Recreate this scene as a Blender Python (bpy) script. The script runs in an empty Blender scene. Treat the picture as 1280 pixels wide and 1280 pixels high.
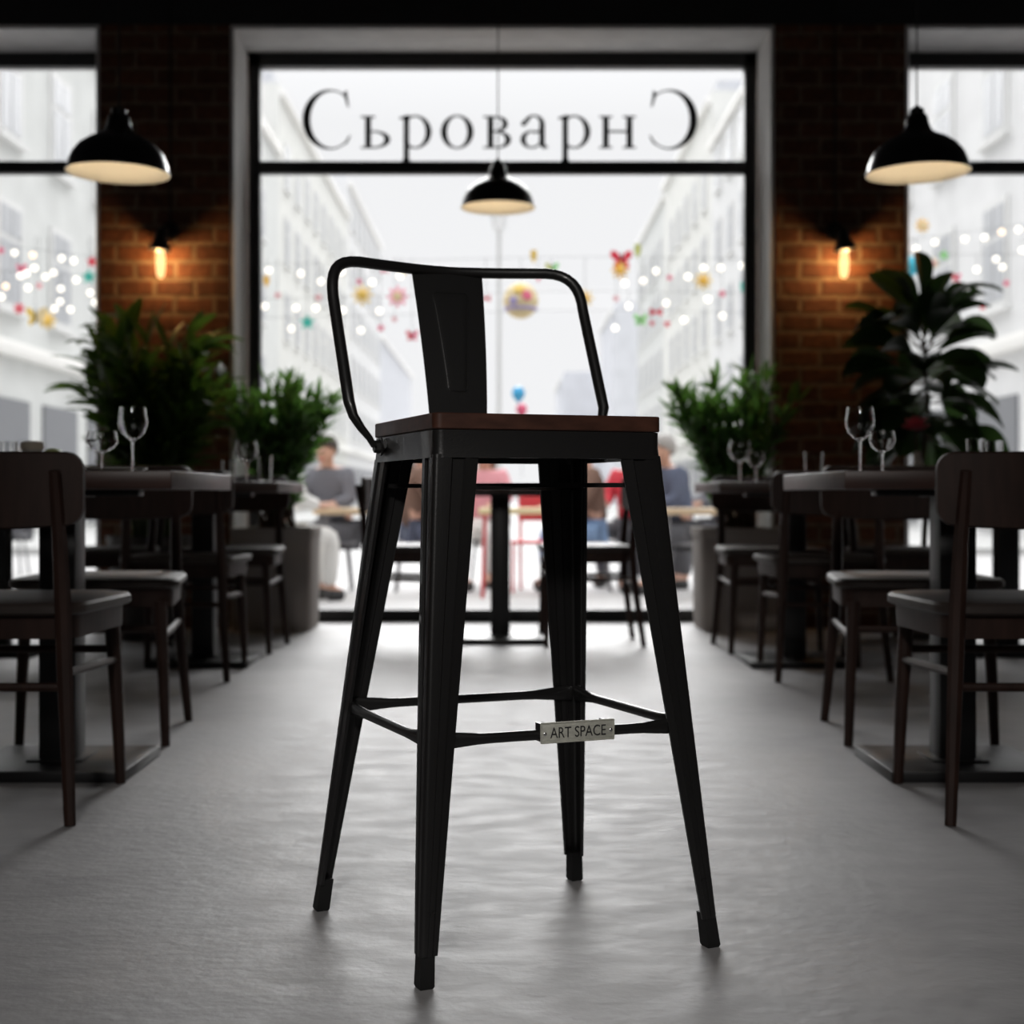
import bpy, bmesh, math, random
from mathutils import Vector, Matrix
R = math.radians
PI = math.pi
scene = bpy.context.scene
COL = scene.collection
F, CX, HY, H = 1800.0, 628.0, 621.0, 0.69        # focal length in px, vanishing point, eye height
rnd = random.Random(7)

def at(px, py, Y):                                # a pixel of the photo at a distance -> a point of the place
    return Vector(((px - CX) * Y / F, Y, H + (HY - py) * Y / F))

# ------------------------------------------------------------------ materials
def nodes_of(name):
    m = bpy.data.materials.new(name); m.use_nodes = True
    nt = m.node_tree
    return m, nt, nt.nodes['Principled BSDF']
def mat(name, col, rough=.5, metal=0, spec=.5, coat=0, emit=None, estr=0, noise=0, nscale=8, bump=0, bscale=60, stretch=(1,1,1)):
    m, nt, b = nodes_of(name)
    b.inputs['Base Color'].default_value = (*col, 1)
    b.inputs['Roughness'].default_value = rough
    b.inputs['Metallic'].default_value = metal
    b.inputs['Specular IOR Level'].default_value = spec
    b.inputs['Coat Weight'].default_value = coat
    if emit:
        b.inputs['Emission Color'].default_value = (*emit, 1); b.inputs['Emission Strength'].default_value = estr
    tc = mp = None
    if noise or bump:
        tc = nt.nodes.new('ShaderNodeTexCoord'); mp = nt.nodes.new('ShaderNodeMapping')
        mp.inputs['Scale'].default_value = stretch
        nt.links.new(tc.outputs['Object'], mp.inputs[0])
    if noise:
        n = nt.nodes.new('ShaderNodeTexNoise'); n.inputs['Scale'].default_value = nscale; n.inputs['Detail'].default_value = 6
        nt.links.new(mp.outputs[0], n.inputs['Vector'])
        r = nt.nodes.new('ShaderNodeValToRGB')
        r.color_ramp.elements[0].position = .3; r.color_ramp.elements[1].position = .7
        r.color_ramp.elements[0].color = (*[c * (1 - noise) for c in col], 1)
        r.color_ramp.elements[1].color = (*[min(1, c * (1 + noise)) for c in col], 1)
        nt.links.new(n.outputs[0], r.inputs[0]); nt.links.new(r.outputs[0], b.inputs['Base Color'])
    if bump:
        n2 = nt.nodes.new('ShaderNodeTexNoise'); n2.inputs['Scale'].default_value = bscale; n2.inputs['Detail'].default_value = 5
        nt.links.new(mp.outputs[0], n2.inputs['Vector'])
        bp = nt.nodes.new('ShaderNodeBump'); bp.inputs['Strength'].default_value = bump; bp.inputs['Distance'].default_value = .01
        nt.links.new(n2.outputs[0], bp.inputs['Height']); nt.links.new(bp.outputs[0], b.inputs['Normal'])
    return m
def brick_mat(name, c1, c2, mortar, swap, dark=1):
    m, nt, b = nodes_of(name)
    tc = nt.nodes.new('ShaderNodeTexCoord'); sp = nt.nodes.new('ShaderNodeSeparateXYZ'); cb = nt.nodes.new('ShaderNodeCombineXYZ')
    nt.links.new(tc.outputs['Object'], sp.inputs[0])
    ad = nt.nodes.new('ShaderNodeMath'); ad.operation = 'ADD'
    nt.links.new(sp.outputs['X'], ad.inputs[0]); nt.links.new(sp.outputs['Y'], ad.inputs[1])
    nt.links.new(ad.outputs[0], cb.inputs['X']); nt.links.new(sp.outputs['Z'], cb.inputs['Y'])
    wob = nt.nodes.new('ShaderNodeTexNoise'); wob.inputs['Scale'].default_value = 9
    nt.links.new(cb.outputs[0], wob.inputs['Vector'])
    va = nt.nodes.new('ShaderNodeVectorMath'); va.operation = 'MULTIPLY_ADD'
    va.inputs[1].default_value = (.02, .02, 0)
    nt.links.new(wob.outputs['Color'], va.inputs[0]); nt.links.new(cb.outputs[0], va.inputs[2])
    br = nt.nodes.new('ShaderNodeTexBrick'); br.inputs['Scale'].default_value = 1
    br.inputs['Brick Width'].default_value = .205; br.inputs['Row Height'].default_value = .092
    br.inputs['Mortar Size'].default_value = .013; br.inputs['Mortar Smooth'].default_value = .35; br.inputs['Bias'].default_value = 0
    br.inputs['Color1'].default_value = (*c1, 1); br.inputs['Color2'].default_value = (*c2, 1); br.inputs['Mortar'].default_value = (*mortar, 1)
    nt.links.new(va.outputs[0], br.inputs['Vector'])
    n = nt.nodes.new('ShaderNodeTexNoise'); n.inputs['Scale'].default_value = 22; n.inputs['Detail'].default_value = 6
    nt.links.new(tc.outputs['Object'], n.inputs['Vector'])
    mr = nt.nodes.new('ShaderNodeMapRange'); mr.inputs['From Min'].default_value = .3; mr.inputs['From Max'].default_value = .7
    mr.inputs['To Min'].default_value = .7; mr.inputs['To Max'].default_value = 1.25
    nt.links.new(n.outputs[0], mr.inputs[0])
    mx = nt.nodes.new('ShaderNodeMix'); mx.data_type = 'RGBA'; mx.blend_type = 'MULTIPLY'; mx.inputs[0].default_value = 1
    nt.links.new(br.outputs['Color'], mx.inputs[6]); nt.links.new(mr.outputs[0], mx.inputs[7])
    nt.links.new(mx.outputs[2], b.inputs['Base Color'])
    b.inputs['Roughness'].default_value = .85
    ma = nt.nodes.new('ShaderNodeMath'); ma.operation = 'MULTIPLY_ADD'; ma.inputs[1].default_value = -1.0
    nt.links.new(br.outputs['Fac'], ma.inputs[0]); nt.links.new(n.outputs[0], ma.inputs[2])
    bp = nt.nodes.new('ShaderNodeBump'); bp.inputs['Strength'].default_value = .8; bp.inputs['Distance'].default_value = .008
    nt.links.new(ma.outputs[0], bp.inputs['Height']); nt.links.new(bp.outputs[0], b.inputs['Normal'])
    return m
def concrete_floor():
    m, nt, b = nodes_of('polished_concrete')
    tc = nt.nodes.new('ShaderNodeTexCoord')
    def noise(scale, detail, sy=1, sx=1):
        mp = nt.nodes.new('ShaderNodeMapping'); mp.inputs['Scale'].default_value = (sx, sy, 1)
        nt.links.new(tc.outputs['Object'], mp.inputs[0])
        n = nt.nodes.new('ShaderNodeTexNoise'); n.inputs['Scale'].default_value = scale; n.inputs['Detail'].default_value = detail
        nt.links.new(mp.outputs[0], n.inputs['Vector']); return n
    n1 = noise(1.6, 8); n2 = noise(14, 8, 1, .6); n3 = noise(38, 7, 1, .8)
    rp = nt.nodes.new('ShaderNodeValToRGB')
    rp.color_ramp.elements[0].position = .32; rp.color_ramp.elements[0].color = (.30, .295, .30, 1)
    rp.color_ramp.elements[1].position = .7; rp.color_ramp.elements[1].color = (.40, .395, .40, 1)
    nt.links.new(n1.outputs[0], rp.inputs[0])
    mx = nt.nodes.new('ShaderNodeMix'); mx.data_type = 'RGBA'; mx.blend_type = 'MULTIPLY'; mx.inputs[0].default_value = 1
    mr = nt.nodes.new('ShaderNodeMapRange'); mr.inputs['From Min'].default_value = .3; mr.inputs['From Max'].default_value = .7
    mr.inputs['To Min'].default_value = .86; mr.inputs['To Max'].default_value = 1.1
    nt.links.new(n2.outputs[0], mr.inputs[0]); nt.links.new(rp.outputs[0], mx.inputs[6]); nt.links.new(mr.outputs[0], mx.inputs[7])
    nt.links.new(mx.outputs[2], b.inputs['Base Color'])
    m2 = nt.nodes.new('ShaderNodeMapRange'); m2.inputs['From Min'].default_value = .3; m2.inputs['From Max'].default_value = .7
    m2.inputs['To Min'].default_value = .50; m2.inputs['To Max'].default_value = .62
    nt.links.new(n2.outputs[0], m2.inputs[0]); nt.links.new(m2.outputs[0], b.inputs['Roughness'])
    b.inputs['Specular IOR Level'].default_value = .45
    ad = nt.nodes.new('ShaderNodeMath'); ad.operation = 'MULTIPLY_ADD'; ad.inputs[1].default_value = .15
    nt.links.new(n2.outputs[0], ad.inputs[0]); nt.links.new(n3.outputs[0], ad.inputs[2])
    bp = nt.nodes.new('ShaderNodeBump'); bp.inputs['Strength'].default_value = .2; bp.inputs['Distance'].default_value = .01
    nt.links.new(ad.outputs[0], bp.inputs['Height']); nt.links.new(bp.outputs[0], b.inputs['Normal'])
    return m
def thin_glass(name, tint=(1, 1, 1), strength=.07, rough=.0):
    m = bpy.data.materials.new(name); m.use_nodes = True; nt = m.node_tree; nt.nodes.clear()
    o = nt.nodes.new('ShaderNodeOutputMaterial'); t = nt.nodes.new('ShaderNodeBsdfTransparent'); g = nt.nodes.new('ShaderNodeBsdfGlossy')
    t.inputs[0].default_value = (*tint, 1); g.inputs['Roughness'].default_value = rough
    fr = nt.nodes.new('ShaderNodeFresnel'); fr.inputs[0].default_value = 1.45
    mx = nt.nodes.new('ShaderNodeMixShader')
    ml = nt.nodes.new('ShaderNodeMath'); ml.operation = 'MULTIPLY'; ml.inputs[1].default_value = strength / .034
    ml.use_clamp = True
    nt.links.new(fr.outputs[0], ml.inputs[0]); nt.links.new(ml.outputs[0], mx.inputs[0])
    nt.links.new(t.outputs[0], mx.inputs[1]); nt.links.new(g.outputs[0], mx.inputs[2]); nt.links.new(mx.outputs[0], o.inputs[0])
    return m
def facade_mat(name, col):
    return mat(name, col, .9, noise=.06, nscale=1.2, spec=.2)

def glowing_glass(name, col, st):
    m = bpy.data.materials.new(name); m.use_nodes = True; nt = m.node_tree; nt.nodes.clear()
    o = nt.nodes.new('ShaderNodeOutputMaterial'); t = nt.nodes.new('ShaderNodeBsdfTransparent'); e = nt.nodes.new('ShaderNodeEmission'); a = nt.nodes.new('ShaderNodeAddShader')
    e.inputs[0].default_value = (*col, 1); e.inputs[1].default_value = st
    nt.links.new(t.outputs[0], a.inputs[0]); nt.links.new(e.outputs[0], a.inputs[1]); nt.links.new(a.outputs[0], o.inputs[0]); return m
def leaf_mat(name, col, rough, noise, ns):
    m = mat(name, col, rough, noise=noise, nscale=ns); nt = m.node_tree; b = nt.nodes['Principled BSDF']; o = nt.nodes['Material Output']
    t = nt.nodes.new('ShaderNodeBsdfTranslucent'); mx = nt.nodes.new('ShaderNodeMixShader'); mx.inputs[0].default_value = .38
    t.inputs[0].default_value = (min(1, col[0] * 1.6), min(1, col[1] * 1.6), col[2], 1)
    nt.links.new(b.outputs[0], mx.inputs[1]); nt.links.new(t.outputs[0], mx.inputs[2]); nt.links.new(mx.outputs[0], o.inputs[0]); return m
def real_glass(name):
    m, nt, b = nodes_of(name); b.inputs['Roughness'].default_value = 0; b.inputs['Transmission Weight'].default_value = 1; b.inputs['IOR'].default_value = 1.45; return m
M = dict(
    black=mat('black_powder_coat', (.014, .0135, .0135), .38, spec=.5, coat=.2, bump=.05, bscale=300),
    rubber=mat('black_rubber', (.008, .008, .008), .7),
    seatwood=mat('dark_walnut', (.07, .028, .018), .45, noise=.35, nscale=7, stretch=(1, 9, 9), spec=.4),
    chairwood=mat('espresso_wood', (.030, .014, .010), .55, noise=.3, nscale=8, stretch=(6, 6, 1), spec=.3),
    chairseat=mat('brown_leatherette', (.034, .024, .020), .55, noise=.15, nscale=20, bump=.1, bscale=120),
    tabletop=mat('dark_table_wood', (.045, .02, .015), .4, noise=.35, nscale=5, stretch=(1, 8, 8), spec=.45),
    tablemetal=mat('black_table_metal', (.012, .012, .013), .4, spec=.5),
    plate=mat('brushed_steel_plate', (.66, .66, .58), .45, metal=.25, noise=.15, nscale=40, stretch=(1, 8, 8)),
    screw=mat('bright_screw', (.8, .8, .8), .25, metal=1),
    ink=mat('dark_lettering', (.03, .03, .03), .6),
    frame=mat('black_window_frame', (.010, .010, .011), .5),
    plaster=mat('grey_plaster', (.72, .72, .72), .85, noise=.08, nscale=6),
    lintel=mat('dark_painted_plaster', (.028, .028, .03), .9, noise=.1, nscale=4),
    brick=brick_mat('red_brick', (.14, .050, .022), (.080, .028, .014), (.17, .115, .075), False),
    floor=concrete_floor(),
    pane=thin_glass('window_glass', (.985, .99, .99), .03),
    glass=real_glass('drinking_glass'),
    shade=mat('black_enamel', (.010, .010, .011), .3, spec=.5, coat=.2),
    enamel=mat('cream_enamel', (.86, .79, .66), .6),
    bulb=mat('warm_lamp_bulb', (1, .9, .7), .4, emit=(1, .86, .66), estr=14),
    filament=glowing_glass('amber_filament_bulb', (1, .62, .27), .75),
    fairy=mat('fairy_light_bulb', (1, .95, .85), .4, emit=(1, .94, .82), estr=1.35),
    fairypeach=mat('peach_fairy_light_bulb', (1, .8, .6), .4, emit=(1, .74, .5), estr=1.4),
    cord=mat('dark_cord', (.015, .015, .015), .6),
    sockets=mat('black_bakelite', (.010, .010, .010), .35),
    leafbig=leaf_mat('strap_leaf_green', (.06, .115, .020), .42, .4, 5),
    leafsmall=leaf_mat('bright_leaf_green', (.085, .19, .05), .45, .35, 6),
    leafdark=leaf_mat('fig_leaf_green', (.016, .034, .012), .36, .35, 4),
    bark=mat('brown_bark', (.06, .035, .02), .8, noise=.3, nscale=20),
    soil=mat('potting_soil', (.03, .02, .014), .95, bump=.5, bscale=30),
    planter=mat('taupe_fibreclay', (.42, .385, .36), .8, noise=.08, nscale=5, bump=.1),
    potdark=mat('charcoal_pot', (.04, .035, .03), .6, noise=.1, nscale=5),
    paving=mat('pale_paving', (.56, .555, .55), .9, noise=.05, nscale=1.5, spec=.2),
    kerb=mat('kerb_stone', (.55, .55, .54), .9),
    fac1=facade_mat('pale_grey_render', (.66, .67, .655)), fac2=facade_mat('cream_render', (.74, .74, .71)),
    fac3=facade_mat('white_render', (.74, .74, .74)), fac4=facade_mat('blue_grey_render', (.60, .61, .64)),
    ledge=mat('white_stucco', (.84, .83, .80), .85),
    winfr=mat('white_window_surround', (.72, .72, .71), .7), winpane=mat('grey_window_pane', (.42, .43, .45), .4),
    shop=mat('dark_shop_window', (.16, .165, .18), .3),
    skin=mat('skin', (.62, .36, .26), .6), hairdark=mat('dark_hair', (.05, .035, .025), .6), hairbrown=mat('brown_hair', (.17, .09, .05), .6),
    hairgrey=mat('grey_hair', (.35, .33, .31), .6),
    c_grey=mat('grey_cloth', (.16, .16, .18), .9), c_white=mat('white_cloth', (.78, .77, .74), .9), c_navy=mat('navy_cloth', (.10, .115, .17), .9),
    c_red=mat('red_cloth', (.60, .05, .07), .9), c_pink=mat('pink_cloth', (.75, .35, .38), .9), c_blue=mat('blue_cloth', (.25, .38, .6), .9),
    c_dark=mat('dark_trousers', (.09, .09, .10), .9), c_brown=mat('brown_cloth', (.20, .12, .09), .9), c_purple=mat('purple_cloth', (.30, .24, .42), .9),
    shoe=mat('dark_shoe', (.03, .03, .03), .6),
    palewood=mat('pale_wood', (.62, .47, .30), .6, noise=.15, nscale=10), greymetal=mat('grey_metal', (.2, .2, .21), .5),
    redpaint=mat('red_paint', (.62, .05, .06), .5),
    d_red=mat('red_card', (.75, .03, .07), .7), d_pink=mat('pink_card', (.85, .16, .27), .7), d_lpink=mat('light_pink_card', (.85, .42, .45), .7),
    d_yellow=mat('yellow_card', (.85, .60, .13), .7), d_amber=mat('amber_card', (.92, .55, .08), .7), d_teal=mat('teal_card', (.05, .52, .42), .7),
    d_green=mat('green_card', (.30, .75, .25), .7), d_lime=mat('lime_card', (.62, .66, .22), .7), d_cyan=mat('cyan_card', (.06, .48, .64), .7),
    d_blue=mat('blue_balloon', (.06, .42, .75), .4), d_lilac=mat('lilac_card', (.42, .36, .62), .7), d_cream=mat('cream_card', (.80, .66, .38), .7),
    ceramic=mat('white_ceramic', (.78, .77, .72), .3), lime_lid=mat('pale_green_lid', (.62, .68, .32), .5), pinkpetal=mat('pink_petal', (.85, .18, .24), .6),
    whitepaint=mat('white_paint', (.8, .8, .8), .6),
)

# ------------------------------------------------------------------ mesh helpers
class MB:
    def __init__(s): s.bm = bmesh.new()
    def faces(s, verts, fs):
        v = [s.bm.verts.new(p) for p in verts]
        for f in fs:
            try: s.bm.faces.new([v[i] for i in f])
            except ValueError: pass
        return s
    def box(s, lo, hi, bev=0, seg=2):
        b = bmesh.new()
        bmesh.ops.create_cube(b, size=1)
        lo, hi = Vector(lo), Vector(hi); c = (lo + hi) / 2; d = hi - lo
        for v in b.verts: v.co = Vector((v.co.x * d.x, v.co.y * d.y, v.co.z * d.z)) + c
        if bev: bmesh.ops.bevel(b, geom=b.edges[:], offset=bev, segments=seg, affect='EDGES', profile=.5)
        return s.add(b)
    def add(s, b, mx=None):
        if mx: bmesh.ops.transform(b, matrix=mx, verts=b.verts)
        me = bpy.data.meshes.new('tmp'); b.to_mesh(me); b.free(); s.bm.from_mesh(me); bpy.data.meshes.remove(me); return s
    def lathe(s, prof, c=(0, 0, 0), seg=32, mx=None):
        c = Vector(c); b = bmesh.new(); rings = []
        for r, z in prof:
            if r < 1e-6: rings.append([b.verts.new((0, 0, z))])
            else: rings.append([b.verts.new((r * math.cos(2 * PI * i / seg), r * math.sin(2 * PI * i / seg), z)) for i in range(seg)])
        for a, d in zip(rings, rings[1:]):
            for i in range(seg):
                j = (i + 1) % seg
                if len(a) == 1 and len(d) == 1: continue
                if len(a) == 1: b.faces.new((a[0], d[i], d[j]))
                elif len(d) == 1: b.faces.new((a[i], a[j], d[0]))
                else: b.faces.new((a[i], a[j], d[j], d[i]))
        bmesh.ops.transform(b, matrix=(Matrix.Translation(c) @ (mx or Matrix())), verts=b.verts)
        return s.add(b)
    def sweep(s, path, radii, seg=10, up=(0, 0, 1)):
        path = [Vector(p) for p in path]; n = len(path)
        if not isinstance(radii, (list, tuple)) : radii = [radii] * n
        rings = []; prev = None
        for i, p in enumerate(path):
            t = (path[min(i + 1, n - 1)] - path[max(i - 1, 0)]).normalized()
            if prev is None:
                u = Vector(up); u = u - t * u.dot(t)
                if u.length < 1e-4: u = Vector((1, 0, 0)) - t * t.x
                u.normalize()
            else:
                u = prev - t * prev.dot(t); u.normalize()
            prev = u; w = t.cross(u)
            r = radii[i]; ra, rb = r if isinstance(r, (tuple, list)) else (r, r)
            rings.append([s.bm.verts.new(p + u * ra * math.cos(2 * PI * k / seg) + w * rb * math.sin(2 * PI * k / seg)) for k in range(seg)])
        for a, b in zip(rings, rings[1:]):
            for k in range(seg): s.bm.faces.new((a[k], a[(k + 1) % seg], b[(k + 1) % seg], b[k]))
        s.bm.faces.new(rings[0][::-1]); s.bm.faces.new(rings[-1]); return s
    def loft(s, loops):
        rings = [[s.bm.verts.new(p) for p in l] for l in loops]; n = len(loops[0])
        for a, b in zip(rings, rings[1:]):
            for k in range(n): s.bm.faces.new((a[k], a[(k + 1) % n], b[(k + 1) % n], b[k]))
        s.bm.faces.new(rings[0][::-1]); s.bm.faces.new(rings[-1]); return s
    def prism(s, pts, f0, f1):                      # pts 2D, f0/f1 map a 2D point to 3D front/back
        a = [s.bm.verts.new(f0(p)) for p in pts]; b = [s.bm.verts.new(f1(p)) for p in pts]; n = len(pts)
        s.bm.faces.new(a); s.bm.faces.new(b[::-1])
        for k in range(n): s.bm.faces.new((a[k], b[k], b[(k + 1) % n], a[(k + 1) % n]))
        return s
    def build(s, name, m, parent=None, smooth=True, angle=35, fixn=True):
        if fixn: bmesh.ops.recalc_face_normals(s.bm, faces=s.bm.faces)
        me = bpy.data.meshes.new(name); s.bm.to_mesh(me); s.bm.free()
        if smooth:
            me.shade_smooth(); me.set_sharp_from_angle(angle=R(angle))
        o = bpy.data.objects.new(name, me); COL.objects.link(o)
        if m: me.materials.append(m)
        if parent: o.parent = parent
        return o

def tag(o, label=None, cat=None, group=None, kind=None):
    if label: o['label'] = label
    if cat: o['category'] = cat
    if group: o['group'] = group
    if kind: o['kind'] = kind
    return o
def empty(name, loc=(0, 0, 0), rz=0):
    o = bpy.data.objects.new(name, None); COL.objects.link(o); o.location = loc; o.rotation_euler = (0, 0, rz); o.empty_display_size = .1
    return o
def children(o): return [c for c in bpy.data.objects if c.parent == o]
def copy_tree(o, parent=None):
    c = o.copy(); COL.objects.link(c); c.parent = parent
    for ch in children(o): copy_tree(ch, c)
    return c
def structure(name, mb, m, parent=None):
    o = mb.build(name, m, parent, smooth=False)
    if not parent: o['kind'] = 'structure'
    return o

# ------------------------------------------------------------------ the room
YW, YF, ZT = 7.55, 8.0, 3.165
XI, XP, XO = 1.428, 2.112, 5.6
YB = -4.0
structure('floor', MB().box((-XO, YB, -.1), (XO, YF + .06, 0)), M['floor'])
structure('ceiling', MB().box((-XO - .3, YB - .3, 3.55), (XO + .3, YF + .35, 3.75)), M['lintel'])
for nm, a, b in (('wall_front_left', -XP, -XI), ('wall_front_right', XI, XP)): structure(nm, MB().box((a, YW, -.12), (b, YF + .3, ZT)), M['brick'])
structure('trim_1', MB().box((-XO, YW - .002, ZT), (XO, YF + .3, 3.55)), M['lintel'])
structure('wall_left', MB().box((-XO - .3, YB - .3, -.12), (-XO, YF + .3, 3.55)), M['brick'])
structure('wall_right', MB().box((XO, YB - .3, -.12), (XO + .3, YF + .3, 3.55)), M['brick'])
structure('wall_back', MB().box((-XO, YB - .3, -.12), (XO, YB, 3.55)), M['lintel'])
n = 2
for a, b in ((-XI, XI), (-XO, -XP), (XP, XO)):       # plastered linings of the three openings
    t = MB(); t.box((a, YW + .004, ZT - .02), (b, YF - .05, ZT)); t.box((a, YF + .05, ZT - .02), (b, YF + .3, ZT))
    if a == -XI or a > 0:
        t.box((a, YW + .004, 0.001), (a + .02, YF - .05, ZT - .02))
    if b == XI or b < 0:
        t.box((b - .02, YW + .004, 0.001), (b, YF - .05, ZT - .02))
    structure('trim_%d' % n, t, M['plaster']); n += 1
def window(i, x0, x1, mull):
    r = empty('window_%d' % i, ((x0 + x1) / 2, YF, 0)); r['kind'] = 'structure'
    ox, oy = r.location.x, r.location.y
    fw, y0, y1, z1 = .066, -.035, .035, ZT - .021
    a, b = x0 + .021 - ox, x1 - .021 - ox
    f = MB(); f.box((a, y0, 0.001), (a + fw, y1, z1), .004); f.box((b - fw, y0, 0.001), (b, y1, z1), .004)
    f.box((a, y0, z1 - .072), (b, y1, z1), .004); f.box((a, y0, 0.001), (b, y1, .066), .004)
    f.build('window_frame', M['frame'], r)
    MB().box((a + .03, y0 + .004, 2.482), (b - .03, y1 - .004, 2.549), .004).build('transom_bar', M['frame'], r)
    for mx in mull: MB().box((mx - ox - .033, y0 + .006, .03), (mx - ox + .033, y1 - .006, z1 - .03), .004).build('mullion', M['frame'], r)
    for z0, zz in ((.05, 2.50), (2.53, z1 - .05)):
        MB().faces([(a + .02, .01, z0), (b - .02, .01, z0), (b - .02, .01, zz), (a + .02, .01, zz)], [(0, 1, 2, 3)]).build('glass_pane', M['pane'], r, smooth=False)
window(1, -XI, XI, ()); window(2, -XO, -XP, (-4.0,)); window(3, XP, XO, (4.0,))

# ------------------------------------------------------------------ window lettering (kept as in the photo)
YS = YF - .012
sg = empty('window_lettering', (0, YS, 2.6))
tag(sg, 'large black serif Cyrillic lettering fixed across the top pane of the central window', 'sign')
def f_at(y): return lambda p: (((p[0] - CX) * YS / F), y, H + (HY - p[1]) * YS / F - 2.6)
def letter(fn):
    mb = MB()
    P = lambda pts: mb.prism(pts, f_at(-.004), f_at(.0))
    def rect(x0, y0, x1, y1): P([(x0, y0), (x1, y0), (x1, y1), (x0, y1)])
    def ring(cx, cy, rx, ry, ix, iy, a0, a1, dx=0, dy=0, n=28):
        pts = []
        for i in range(n + 1):
            t = R(a0 + (a1 - a0) * i / n)
            pts.append(((cx + rx * math.cos(t), cy - ry * math.sin(t)), (cx + dx + ix * math.cos(t), cy + dy - iy * math.sin(t))))
        for (a, b), (c, d) in zip(pts, pts[1:]): P([a, c, d, b])
    fn(rect, ring, P)
    return mb.build('letter', M['ink'], sg, smooth=False)
def big_c(rect, ring, P, mir=None):
    m = (lambda x: x) if mir is None else (lambda x: mir - x)
    def RG(cx, cy, rx, ry, ix, iy, a0, a1, dx=0, n=36):
        pts = []
        for i in range(n + 1):
            t = R(a0 + (a1 - a0) * i / n)
            pts.append(((m(cx + rx * math.cos(t)), cy - ry * math.sin(t)), (m(cx + dx + ix * math.cos(t)), cy - iy * math.sin(t))))
        for (a, b), (c, d) in zip(pts, pts[1:]): P([a, c, d, b])
    RG(412, 149.5, 34, 37.5, 27, 35.2, 52, 308, dx=3.0)
    P([(m(x), y) for x, y in ((429, 117), (433.5, 112.5), (436.5, 134), (434.5, 134))])
    P([(m(x), y) for x, y in ((430, 180), (437, 169), (438.6, 170), (433.5, 180))])
letter(big_c)
def soft(rect, ring, P):
    rect(456.5, 146, 464, 185); rect(451, 145, 469, 147.4); rect(451, 183.4, 470, 185.6)
    ring(468, 174.5, 20, 11, 12.5, 8.8, -90, 90); rect(463, 163.5, 468.2, 165.7); rect(463, 183.2, 468.2, 185.5)
letter(soft)
def er(o):
    def f(rect, ring, P):
        rect(504.5 + o, 147, 511.5 + o, 204); P([(499 + o, 149), (499 + o, 147), (510 + o, 143.5), (511.5 + o, 144), (511.5 + o, 149)])
        ring(519 + o, 165, 20.5, 21, 13, 18.8, -125, 132)
        P([(504.5 + o, 198), (511.5 + o, 198), (515 + o, 204.5), (500.5 + o, 204.5)])
    return f
letter(er(0))
letter(lambda rect, ring, P: ring(571.5, 165, 20.5, 21.3, 12.6, 19.2, 0, 360, n=40))
def ve(rect, ring, P):
    rect(609.5, 146, 617, 185); rect(604, 145, 622, 147.2); rect(604, 183.4, 622, 185.6)
    ring(621, 155, 14, 10, 7, 8, -90, 90); ring(622, 174.8, 17, 10.8, 9.5, 8.6, -90, 90); rect(616, 145, 621.4, 147.2); rect(616, 163.2, 622, 165.6); rect(616, 183.4, 622.4, 185.6)
letter(ve)
def az(rect, ring, P):
    rect(674, 156, 681, 182); ring(667.5, 156, 13.5, 12.5, 7, 10.2, -5, 165); ring(654.8, 154.5, 3.4, 3.4, .2, .2, 0, 360, n=16)
    ring(664.5, 174.5, 14, 11.2, 7.2, 9, 65, 300); P([(674, 163), (674, 166), (667, 167), (666, 164.2)])
    P([(674, 180), (681, 180), (683.5, 183), (685.5, 182.5), (684, 185.6), (678, 185.8)]); P([(668.5, 183.5), (674.5, 178), (675, 181), (670.5, 185.2)])
letter(az)
letter(er(198.5))
def en(rect, ring, P):
    for x in (753.5, 783):
        rect(x, 146, x + 7.5, 185); rect(x - 4.5, 145, x + 12, 147.2); rect(x - 4.5, 183.4, x + 12, 185.6)
    rect(759, 163.2, 784, 165.8)
letter(en)
letter(lambda a, b, c: big_c(a, b, c, mir=1250))

# ------------------------------------------------------------------ bar stool
stool = empty('bar_stool', (.0135, 2.306, 0))
tag(stool, 'tall black metal bar stool with dark wooden seat and low curved back, in sharp focus', 'bar stool')
S0 = Vector((.0135, 2.306, 0))
th = R(19); ex = Vector((math.cos(th), math.sin(th), 0)); ey = Vector((-math.sin(th), math.cos(th), 0))
tb = R(24.8); bx_ = Vector((math.cos(tb), math.sin(tb), 0)); by_ = Vector((-math.sin(tb), math.cos(tb), 0))
tk = R(22); kx = Vector((math.cos(tk), math.sin(tk), 0)); ky = Vector((-math.sin(tk), math.cos(tk), 0))
Z = lambda z: Vector((0, 0, z))
def rrect(h, r, n=6, hy=None):
    hy = hy or h; out = []
    for cx, cy, a0 in ((h - r, hy - r, 0), (-h + r, hy - r, 90), (-h + r, -hy + r, 180), (h - r, -hy + r, 270)):
        for i in range(n + 1):
            a = R(a0 + 90 * i / n); out.append((cx + r * math.cos(a), cy + r * math.sin(a)))
    return out
def sl(pts, z): return [ex * p[0] + ey * p[1] + Z(z) for p in pts]
MB().loft([sl(rrect(.1795, .012), .7885), sl(rrect(.181, .013), .790), sl(rrect(.181, .013), .8105), sl(rrect(.1795, .012), .812)]).build('seat', M['seatwood'], stool)
HA = .1795
ap = MB()
o_, i_ = rrect(HA, .014), rrect(HA - .003, .011)
o2, i2 = rrect(HA + .002, .016), rrect(HA - .001, .013)
rings = [sl(o_, .7875), sl(o_, .765), sl(o2, .747), sl(i2, .747), sl(i_, .765), sl(i_, .784)]
vr = [[ap.bm.verts.new(p) for p in l] for l in rings]; nn = len(o_)
for a, b in zip(vr, vr[1:]):
    for k in range(nn): ap.bm.faces.new((a[k], a[(k + 1) % nn], b[(k + 1) % nn], b[k]))
ap.bm.faces.new(vr[0]); ap.bm.faces.new(vr[-1][::-1])
ap.build('apron', M['black'], stool)
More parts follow.
